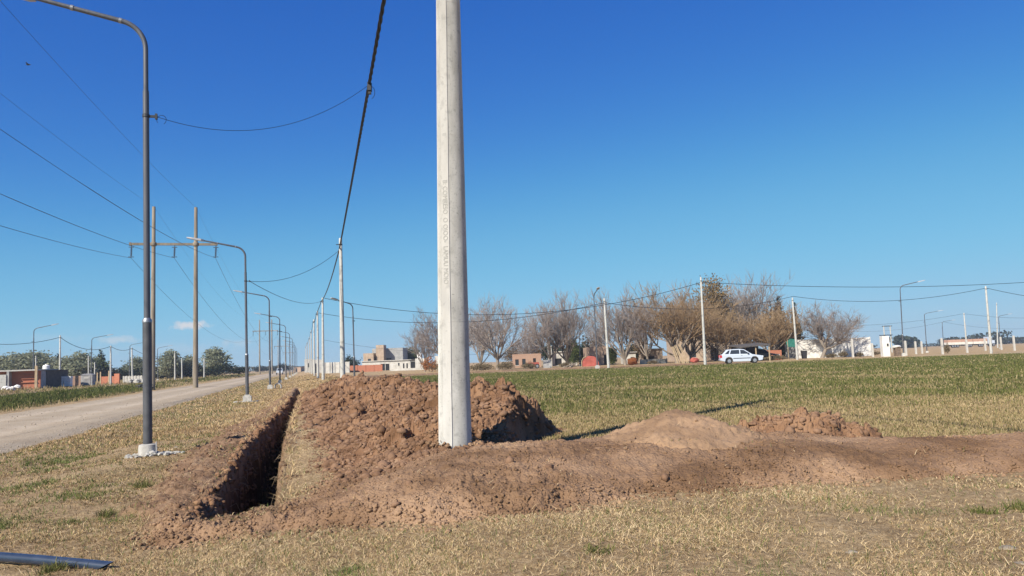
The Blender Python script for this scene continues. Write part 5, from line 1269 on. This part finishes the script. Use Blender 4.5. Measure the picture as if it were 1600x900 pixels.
m_ = MB(); m_.box(1.16, 1.4, .1, 1.0, -.3, hh_ - .002); m_.build('porch_wall', M['grey_wall'], t_)
for k in range(3): m_ = MB(); m_.box(2.4, w_h - .3, .85, .998, hh_ * (.36 + .2 * k), hh_ * (.36 + .2 * k) + .06); m_.build('ledge', M['brick'], t_)
sq = foot(53.5, 92); t_ = thing('brick_house', 'dark shaded block house with a square window', 'house', sq, R(4)); w_s = (foot(72, 92) - sq).x; h_s = at(60, 580, 92).z - sq.z
m_ = MB(); m_.box(0, w_s * .35, 0, .2, -.3, h_s); m_.box(w_s * .72, w_s, 0, .2, -.3, h_s); m_.box(w_s * .35, w_s * .72, 0, .2, -.3, h_s * .36); m_.box(w_s * .35, w_s * .72, 0, .2, h_s * .92, h_s); m_.box(w_s - .2, w_s, .2, 5, -.3, h_s); m_.box(0, .2, .2, 5, -.3, h_s); m_.box(.2, w_s - .2, 4.8, 5, -.3, h_s); m_.build('wall', M['brick_dark'] if 'brick_dark' in M else M['roof_dark'], t_)  # near-black wall colour stands in for the shade on this face
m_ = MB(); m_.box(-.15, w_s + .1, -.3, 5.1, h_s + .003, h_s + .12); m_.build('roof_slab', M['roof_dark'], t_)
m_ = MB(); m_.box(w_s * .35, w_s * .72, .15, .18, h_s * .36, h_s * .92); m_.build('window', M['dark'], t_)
tk = copy_tree(tk); tk['label'] = 'small white water tank on the roof edge of the dark shaded block house'; tk.location = at(72, 580, 93); tk.scale = (.7, .7, .7)
slab_wall('block_wall', 'grey block wall behind the thin pole right of the brick house', 72, 104, 583.5, 112, M['grey_wall'])
slab_wall('block_wall', 'pale upright panel of wall just left of the thin pole', 83, 90, 584, 97, M['concrete_new'])
def brick_pallet(px, py, w, h, lab, mt):
    g_ = foot(px, py); t_ = thing('brick_stack', lab, 'brick stack', g_, R(random.uniform(-15, 25)), 'stacks of bricks in the left lots')
    m_ = MB(); m_.box(-w / 2 - .05, w / 2 + .05, -.5, .5, -.05, .1); m_.build('pallet', M['wood'], t_)
    m_ = MB(); rr_ = random.Random(px)
    for i in range(5):
        for j in range(4):
            dx_ = rr_.uniform(-.03, .03); m_.box(-w / 2 + w * i / 5 + dx_, -w / 2 + w * (i + 1) / 5 - .02 + dx_, -.45, .45, .103 + h * j / 4, .1 + h * (j + 1) / 4 - .012)
    m_.build('bricks', mt, t_)
brick_pallet(103, 96, 1.3, 1.25, 'white wrapped stack of bricks left of the portable toilet', M['bag'])
brick_pallet(117, 100, 1.8, 1.25, 'pinkish stack of bricks close left of the portable toilet', M['brick_pale'])
tl = foot(135, 99); t_ = thing('portable_toilet', 'grey portable toilet with a light roof in the lot left of the road', 'portable toilet', tl, R(12))
h_t = at(135, 584.5, 99).z - tl.z; w_t = (foot(143.5, 99) - foot(127, 99)).x
m_ = MB(); m_.box(-w_t / 2, w_t / 2, 0, w_t * .9, -.05, h_t * .93); m_.build('cabin', M['toilet'] if 'toilet' in M else M['grey_wall'], t_)
m_ = MB(); m_.add([(-w_t * .54, -.06, h_t * .932), (w_t * .54, -.06, h_t * .932), (w_t * .54, w_t * .96, h_t * .932), (-w_t * .54, w_t * .96, h_t * .932), (-w_t * .3, .25, h_t * 1.03), (w_t * .3, .25, h_t * 1.03), (w_t * .3, w_t * .7, h_t * 1.03), (-w_t * .3, w_t * .7, h_t * 1.03)], [(3, 2, 1, 0), (4, 5, 6, 7), (0, 1, 5, 4), (1, 2, 6, 5), (2, 3, 7, 6), (3, 0, 4, 7)]); m_.build('roof', M['tin'], t_)
m_ = MB(); m_.box(-w_t * .36, w_t * .36, -.04, -.004, .05, h_t * .86); dr_ = m_.build('door', M['tin'], t_)
m_ = MB(); m_.box(-w_t * .2, w_t * .2, -.07, -.043, h_t * .62, h_t * .74); m_.build('vent_panel', M['white_wall'], dr_)
slab_wall('brick_wall', 'low unfinished red brick wall behind the thin pole right of the portable toilet', 158, 186, 588.5, 112, M['brick'], posts=0)
slab_wall('brick_wall', 'taller red brick wall corner right of the thin pole before the dark trees', 178, 188, 584, 110.5, M['brick'], rz=R(-20))
for i, (x0, lab) in enumerate([(152, 'leftmost rough timber post of the brick ruin'), (157, 'second rough timber post of the brick ruin'), (170, 'rough timber post in the middle of the low brick wall')]):
    g_ = foot(x0, 110); t_ = MB(); t_.box(-.07, .07, -.07, .07, -.2, 1.7 + .1 * i); t_.box(-.10, .10, -.10, .10, -.2, .15); o = t_.build('timber_post', M['wood']); o.location = g_; tag(o, lab, 'post', 'timber posts of the brick ruin')
slab_wall('fence_panels', 'row of pale upright fence slabs right of the low brick ruins', 193, 226, 588, 116, M['cbase'], posts=7, cat='fence')
m_ = MB(); rr = random.Random(8)
for k in range(26): m_.rock((rr.uniform(-1.5, 1.5), rr.uniform(-.6, .6), rr.uniform(.05, .5)), rr.uniform(.15, .35), 800 + k, (1.2, 1, .8), 1)
o = m_.build('rubble_heap', M['rubble']); o.location = foot(220, 108); tag(o, 'heap of pale rubble just left of the nearest lamp post in the far lot', 'rubble')
m_ = MB()
for k in range(14): m_.rock((rr.uniform(-.9, .9), rr.uniform(-.4, .4), rr.uniform(.05, .4)), rr.uniform(.14, .3), 860 + k, (1.2, 1, .8), 1)
o = m_.build('rubble_heap', M['bag']); o.location = foot(14, 84); tag(o, 'heap of white sacks and rubble in front of the small brick house porch', 'rubble')
m_ = MB()
for k in range(12):
    a = rr.uniform(0, 3); m_.tube([(rr.uniform(-.8, .8), rr.uniform(-.2, .2), 0), (rr.uniform(-.6, .6), rr.uniform(-.2, .2), rr.uniform(.2, .55)), (rr.uniform(-.9, .9), 0, rr.uniform(.1, .5))], .06, 5)
m_.box(-.7, .8, -.2, .3, -.1, .22)
o = m_.build('debris_pile', M['carblack']); o.location = foot(224, 71); tag(o, 'dark tangle of scrap lying at the road edge behind the nearest lamp post', 'scrap')

# things under the bare trees
tr_ = foot(908, 101); t_ = thing('tarp_shelter', 'dark red tarpaulin dome left of the dark end-on lamp', 'tarpaulin', tr_); m_ = MB()
vs_ = []; fs_ = []
for j in range(7):
    for k in range(13):
        a = math.pi * k / 12; s_x = 1.15 - .05 * j; vs_.append((1.25 + s_x * -math.cos(a) * (1 + .03 * math.sin(j * 2 + k)), .25 * j, 1.35 * math.sin(a) ** .8 + .03 * math.sin(3 * j + k)))
for j in range(6):
    for k in range(12): fs_.append((j * 13 + k, j * 13 + k + 1, (j + 1) * 13 + k + 1, (j + 1) * 13 + k))
fs_.append(tuple(range(13))); m_.add(vs_, fs_); m_.build('cover', M['red_cloth'], t_, True)
m_ = MB(); m_.tube([(.1, -.06, 0), (.1, -.06, .7), (.3, -.06, 1.1), (.7, -.06, 1.35)], .05, 6); m_.build('hoop', M['wood'], t_)
ct = foot(826, 99); t_ = thing('farm_cart', 'small dark red cart with tyres left of the pale-trunked bare tree', 'cart', ct); m_ = MB(); m_.box(0, 1.35, 0, .9, .35, .8); m_.build('cart_bed', M['red_cloth'], t_)
def wheel(parent, x, y, z, r, w, nm='wheel'):
    m_ = MB(); m_.lathe([(r * .55, -w / 2), (r, -w / 2 + .02), (r, w / 2 - .02), (r * .55, w / 2)], 18); m_.v = [(v[0] + x, v[2] + y, v[1] + z) for v in m_.v]; o_ = m_.build(nm, M['rubber'], parent, False)
    m_ = MB(); m_.lathe([(r * .1, -w / 2 - .012), (r * .60, -w / 2 - .006), (r * .60, w / 2 + .006), (r * .1, w / 2 + .012)], 14); m_.v = [(v[0] + x, v[2] + y, v[1] + z) for v in m_.v]; m_.build('rim', M['rim'], o_); return o_
wheel(t_, .3, -.05, .3, .3, .16); wheel(t_, 1.1, -.05, .3, .3, .16)
vn = foot(849, 101); t_ = thing('metal_panel', 'pale grey metal sheet leaning by the pale-trunked bare tree', 'metal sheet', vn); m_ = MB(); m_.add([(0, 0, -.05), (1.1, 0, -.05), (1.1, .35, 1.05), (0, .35, 1.05), (0, .03, -.05), (1.1, .03, -.05), (1.1, .38, 1.05), (0, .38, 1.05)], [(0, 1, 2, 3), (7, 6, 5, 4), (0, 4, 5, 1), (1, 5, 6, 2), (2, 6, 7, 3), (3, 7, 4, 0)]); m_.build('sheet', M['tin'], t_)
m_ = MB()
for k in range(9): m_.tube([(rr.uniform(-.9, .3), rr.uniform(-.4, .4), .05), (rr.uniform(0, .9), rr.uniform(-.4, .4), rr.uniform(.15, .6))], .06, 5)
o = m_.build('branch_pile', M['bark']); o.location = foot(890, 94); tag(o, 'pile of cut branches on the bare earth left of the red tarpaulin', 'branches')
m_ = MB()
for k in range(8): m_.tube([(-.2 * k + rr.uniform(-.1, .1), 0, -.05), (-.9 - .15 * k, .6, 2.2 + rr.uniform(-.3, .3))], .055, 5)
o = m_.build('leaning_planks', M['wood']); o.location = foot(1076, 97); tag(o, 'bundle of pale poles leaning against the brown trees left of the tall pale pole', 'planks')
m_ = MB(); m_.rock((0, 0, .45), .55, 77, (1.1, .9, .95)); o = m_.build('tarp_bundle', M['leaf_orange'], None, True); o.location = foot(1003.0, 98) + Vector((-1.2, 0, 0)); tag(o, 'round rusty orange bundle by the small white shed', 'bundle')
m_ = MB(); m_.rock((0, 0, .35), .45, 78, (1.2, .9, .85)); o = m_.build('tarp_bundle', M['red_cloth'], None, True); o.location = foot(1086, 98); tag(o, 'low red bundle under the trees just left of the tall pale pole', 'bundle')
gs = foot(1232, 98); t_ = thing('green_awning', 'dark green shade cloth under the brown tree left of the leaning slim pole', 'awning', gs)
m_ = MB(); m_.add([(0, 0, 1.6), (1.1, 0, 1.5), (1.1, 0, 2.5), (.4, 0, 2.6), (0, .5, 2.2), (0, .02, 1.6), (1.1, .02, 1.5), (1.1, .02, 2.5), (.4, .02, 2.6), (0, .52, 2.2)], [(0, 1, 2, 3, 4), (9, 8, 7, 6, 5), (0, 5, 6, 1), (1, 6, 7, 2), (2, 7, 8, 3), (3, 8, 9, 4), (4, 9, 5, 0)]); m_.build('cloth', M['green_cloth'], t_)
for x_ in (.05, 1.05): m_ = MB(); m_.tube([(x_, .05, -.1), (x_, .05, 2.45)], .04, 6); m_.build('pole', M['wood'], t_)
wb = foot(1258, 100); t_ = thing('wheelie_bin', 'dark bin standing before the white wall right of the leaning slim pole', 'bin', wb); m_ = MB(); m_.add([(-.25, 0, 0), (.25, 0, 0), (.25, .5, 0), (-.25, .5, 0), (-.32, -.05, .95), (.32, -.05, .95), (.32, .55, .95), (-.32, .55, .95)], [(3, 2, 1, 0), (4, 5, 6, 7), (0, 1, 5, 4), (1, 2, 6, 5), (2, 3, 7, 6), (3, 0, 4, 7)]); m_.build('bin_body', M['carblack'], t_); m_ = MB(); m_.box(-.34, .34, -.08, .58, .953, 1.02); m_.build('lid', M['cardark'], t_)

# ------------------------------------------------------------------ vehicles
def arc(cx, cz, r, a0, a1, n=9): return [(cx + r * math.cos(R(a0 + (a1 - a0) * k / n)), cz + r * math.sin(R(a0 + (a1 - a0) * k / n))) for k in range(n + 1)]
def hatchback(label, paint, loc, rz):
    t_ = thing('parked_car', label, 'car', loc, rz)
    low = [(-2.02, .34), (-1.66, .24)] + arc(-1.22, .30, .37, 188, -8)[0:] + [(-.80, .20), (.80, .20)] + arc(1.24, .30, .37, 188, -8) + [(1.68, .24), (2.00, .30), (2.05, .44), (2.03, .64), (1.92, .74), (1.0, .90), (-1.86, .93), (-2.00, .88), (-2.06, .62), (-2.04, .44)]
    m_ = MB(); m_.prism(low, -.80, .80); b_ = m_.build('body', paint, t_)
    bv = b_.modifiers.new('soft_edge', 'BEVEL'); bv.width = .05; bv.segments = 2; bv.limit_method = 'ANGLE'; bv.angle_limit = R(45)
    # cabin, narrower at the roof
    bot = [(-1.93, .92), (1.02, .895)]; top = [(-1.42, 1.42), (-.2, 1.46), (.28, 1.40)]
    yb, yt = .76, .60
    vs_ = [(x, s * yb, z) for s in (-1, 1) for x, z in bot] + [(x, s * yt, z) for s in (-1, 1) for x, z in top]
    m_ = MB(); m_.add(vs_, [(0, 1, 6, 5, 4), (2, 7, 8, 9, 3), (4, 5, 8, 7), (5, 6, 9, 8), (0, 4, 7, 2), (1, 3, 9, 6)]); c_ = m_.build('cabin', paint, t_)
    def side(pts, nm):
        for s in (-1, 1):
            vv = []
            for off in (.004, .014):
                for x, z in pts:
                    f_ = (z - .91) / .53; vv.append((x, s * (yb + (yt - yb) * f_ + off), z))
            n = len(pts); m_ = MB(); m_.add(vv, [tuple(range(n)), tuple(range(2 * n - 1, n - 1, -1))] + [(i, i + n, (i + 1) % n + n, (i + 1) % n) for i in range(n)]); m_.build(nm, M['glass'], t_)
    side([(-.10, .97), (.78, .955), (.24, 1.34), (-.10, 1.37)], 'door_window'); side([(-1.12, .975), (-.20, .97), (-.20, 1.375), (-.98, 1.36)], 'door_window'); side([(-1.62, .99), (-1.24, .98), (-1.10, 1.34), (-1.26, 1.33)], 'quarter_window')
    def quad(a, nm, mt): 
        m_ = MB(); n_ = (Vector(a[1]) - Vector(a[0])).cross(Vector(a[3]) - Vector(a[0])).normalized() * .012; m_.add([Vector(v) + n_ * .3 for v in a] + [Vector(v) + n_ for v in a], [(3, 2, 1, 0), (4, 5, 6, 7), (0, 1, 5, 4), (1, 2, 6, 5), (2, 3, 7, 6), (3, 0, 4, 7)]); return m_.build(nm, mt, t_)
    quad([(.95, -.66, .95), (.95, .66, .95), (.34, .56, 1.37), (.34, -.56, 1.37)], 'windscreen', M['glass'])
    quad([(-1.86, .66, .98), (-1.86, -.66, .98), (-1.49, -.54, 1.36), (-1.49, .54, 1.36)], 'rear_window', M['glass'])
    for s in (-1, 1):
        for x_ in (-1.22, 1.24): wheel(t_, x_, s * .74, .29, .29, .18)
        m_ = MB(); m_.box(-.82, .84, s * .803 - .008, s * .803 + .012, .50, .57); m_.build('side_moulding', M['carblack'], t_)
        m_ = MB(); m_.box(.56, .70, s * .86 - .07, s * .86 + .07, .95, 1.06); m_.build('wing_mirror', M['carblack'], t_)
        m_ = MB(); m_.box(-2.085, -1.90, s * .70 - .11, s * .70 + .11, .62, .88); m_.build('tail_light', M['lightred'], t_)
        m_ = MB(); m_.box(1.90, 2.065, s * .60 - .17, s * .60 + .17, .58, .72); m_.build('headlight', M['lightclear'], t_)
        m_ = MB(); m_.tube([(-1.2, s * .52, 1.44), (-1.15, s * .52, 1.52), (-.1, s * .52, 1.53), (0, s * .52, 1.46)], .018, 6); m_.build('roof_rail', M['carblack'], t_)
        m_ = MB(); m_.box(-.05, .08, s * .805 - .01, s * .805 + .014, .80, .83); m_.build('door_handle', M['carblack'], t_)
    m_ = MB(); m_.box(2.03, 2.085, -.74, .74, .34, .48); m_.build('front_bumper', M['carblack'], t_)
    m_ = MB(); m_.box(-2.11, -2.05, -.74, .74, .36, .52); m_.build('rear_bumper', paint, t_)
    return t_
cb = foot(1158, 77.5); cb.z = float(base(cb.x, cb.y)) + .01
c1_ = hatchback('white five-door hatchback parked at the edge of the green field, facing right', M['carwhite'], cb, R(-9)); c1_.scale = (1.0, 1, 1.0)
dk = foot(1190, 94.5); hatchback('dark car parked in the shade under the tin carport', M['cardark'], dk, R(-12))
pk = foot(437, 205); t_ = thing('pickup_truck', 'tiny white pickup far up the gravel road between the lamps', 'car', pk, STREET + math.pi / 2)
m_ = MB(); m_.box(-2.2, 2.2, -.8, .8, .5, 1.0); m_.build('body', M['carwhite'], t_); m_ = MB(); m_.add([(-.6, -.76, 1.003), (1.2, -.76, 1.003), (1.2, .76, 1.003), (-.6, .76, 1.003), (-.4, -.62, 1.7), (.6, -.62, 1.7), (.6, .62, 1.7), (-.4, .62, 1.7)], [(3, 2, 1, 0), (4, 5, 6, 7), (0, 1, 5, 4), (1, 2, 6, 5), (2, 3, 7, 6), (3, 0, 4, 7)]); m_.build('cab', M['carwhite'], t_)
m_ = MB(); m_.add([(-.61, -.6, 1.1), (-.61, .6, 1.1), (-.43, .5, 1.62), (-.43, -.5, 1.62), (-.64, -.6, 1.1), (-.64, .6, 1.1), (-.46, .5, 1.62), (-.46, -.5, 1.62)], [(0, 1, 2, 3), (7, 6, 5, 4), (0, 4, 5, 1), (1, 5, 6, 2), (2, 6, 7, 3), (3, 7, 4, 0)]); m_.build('rear_window', M['glass'], t_)
for x_ in (-1.4, 1.4):
    for y_ in (-.75, .75): wheel(t_, x_, y_, .36, .36, .2)
# lorry with two grain trailers
M['trailer'] = mat('trailer_side', (.40, .23, .16), (.48, .31, .23), 1.2, .7)
M['trailer_white'] = mat('trailer_white', (.60, .55, .47), (.70, .66, .58), 1.2, .7)
tb = foot(1482, 250); K_ = 250 / F_PX
t_ = thing('grain_lorry', 'lorry with a white cab and two orange and cream grain trailers beyond the field', 'lorry', tb)
def rng(px): return (px - 1482) * K_
for (x0, x1) in ((1482, 1520.5), (1521.5, 1543)):
    m_ = MB(); m_.box(rng(x0), rng(x1), 0, 2.4, 1.75, 2.6); q = m_.build('trailer_body', M['trailer'], t_)
    m_ = MB(); m_.box(rng(x0), rng(x1), -.03, 2.43, .95, 1.745); m_.build('lower_side', M['trailer_white'], q)
    m_ = MB(); m_.box(rng(x0) + .3, rng(x1) - .3, .5, 1.9, .7, .947); m_.build('chassis', M['carblack'], q)
for px in (1489, 1493, 1497, 1514, 1517.5, 1531, 1534.5): wheel(t_, rng(px), .2, .5, .5, .35)
m_ = MB(); m_.box(rng(1544.5), rng(1551), 0, 2.4, .9, 3.2); q = m_.build('cab', M['carwhite'], t_); m_ = MB(); m_.box(rng(1551) + .003, rng(1555), .1, 2.3, .9, 2.0); m_.build('bonnet', M['carwhite'], t_)
m_ = MB(); m_.box(rng(1548), rng(1550.3), -.03, -.004, 2.1, 2.8); m_.build('cab_window', M['glass'], q)
for px in (1546.5, 1553): wheel(t_, rng(px), .2, .5, .5, .35)

# ------------------------------------------------------------------ air
m_ = MB(); m_.box(-1000, 1000, -1000, 1000, -3, 24)
hz = m_.build('haze', M['dark']); hz.data.materials.clear()
hm = bpy.data.materials.new('haze_air'); hm.use_nodes = True; t = hm.node_tree; t.nodes.clear()
o_ = N(t, 'ShaderNodeOutputMaterial'); pv = N(t, 'ShaderNodeVolumePrincipled'); pv.inputs['Color'].default_value = (.80, .88, .97, 1); pv.inputs['Density'].default_value = .00042; pv.inputs['Anisotropy'].default_value = .2
t.links.new(pv.outputs[0], o_.inputs['Volume']); hz.data.materials.append(hm); tag(hz, kind='stuff')
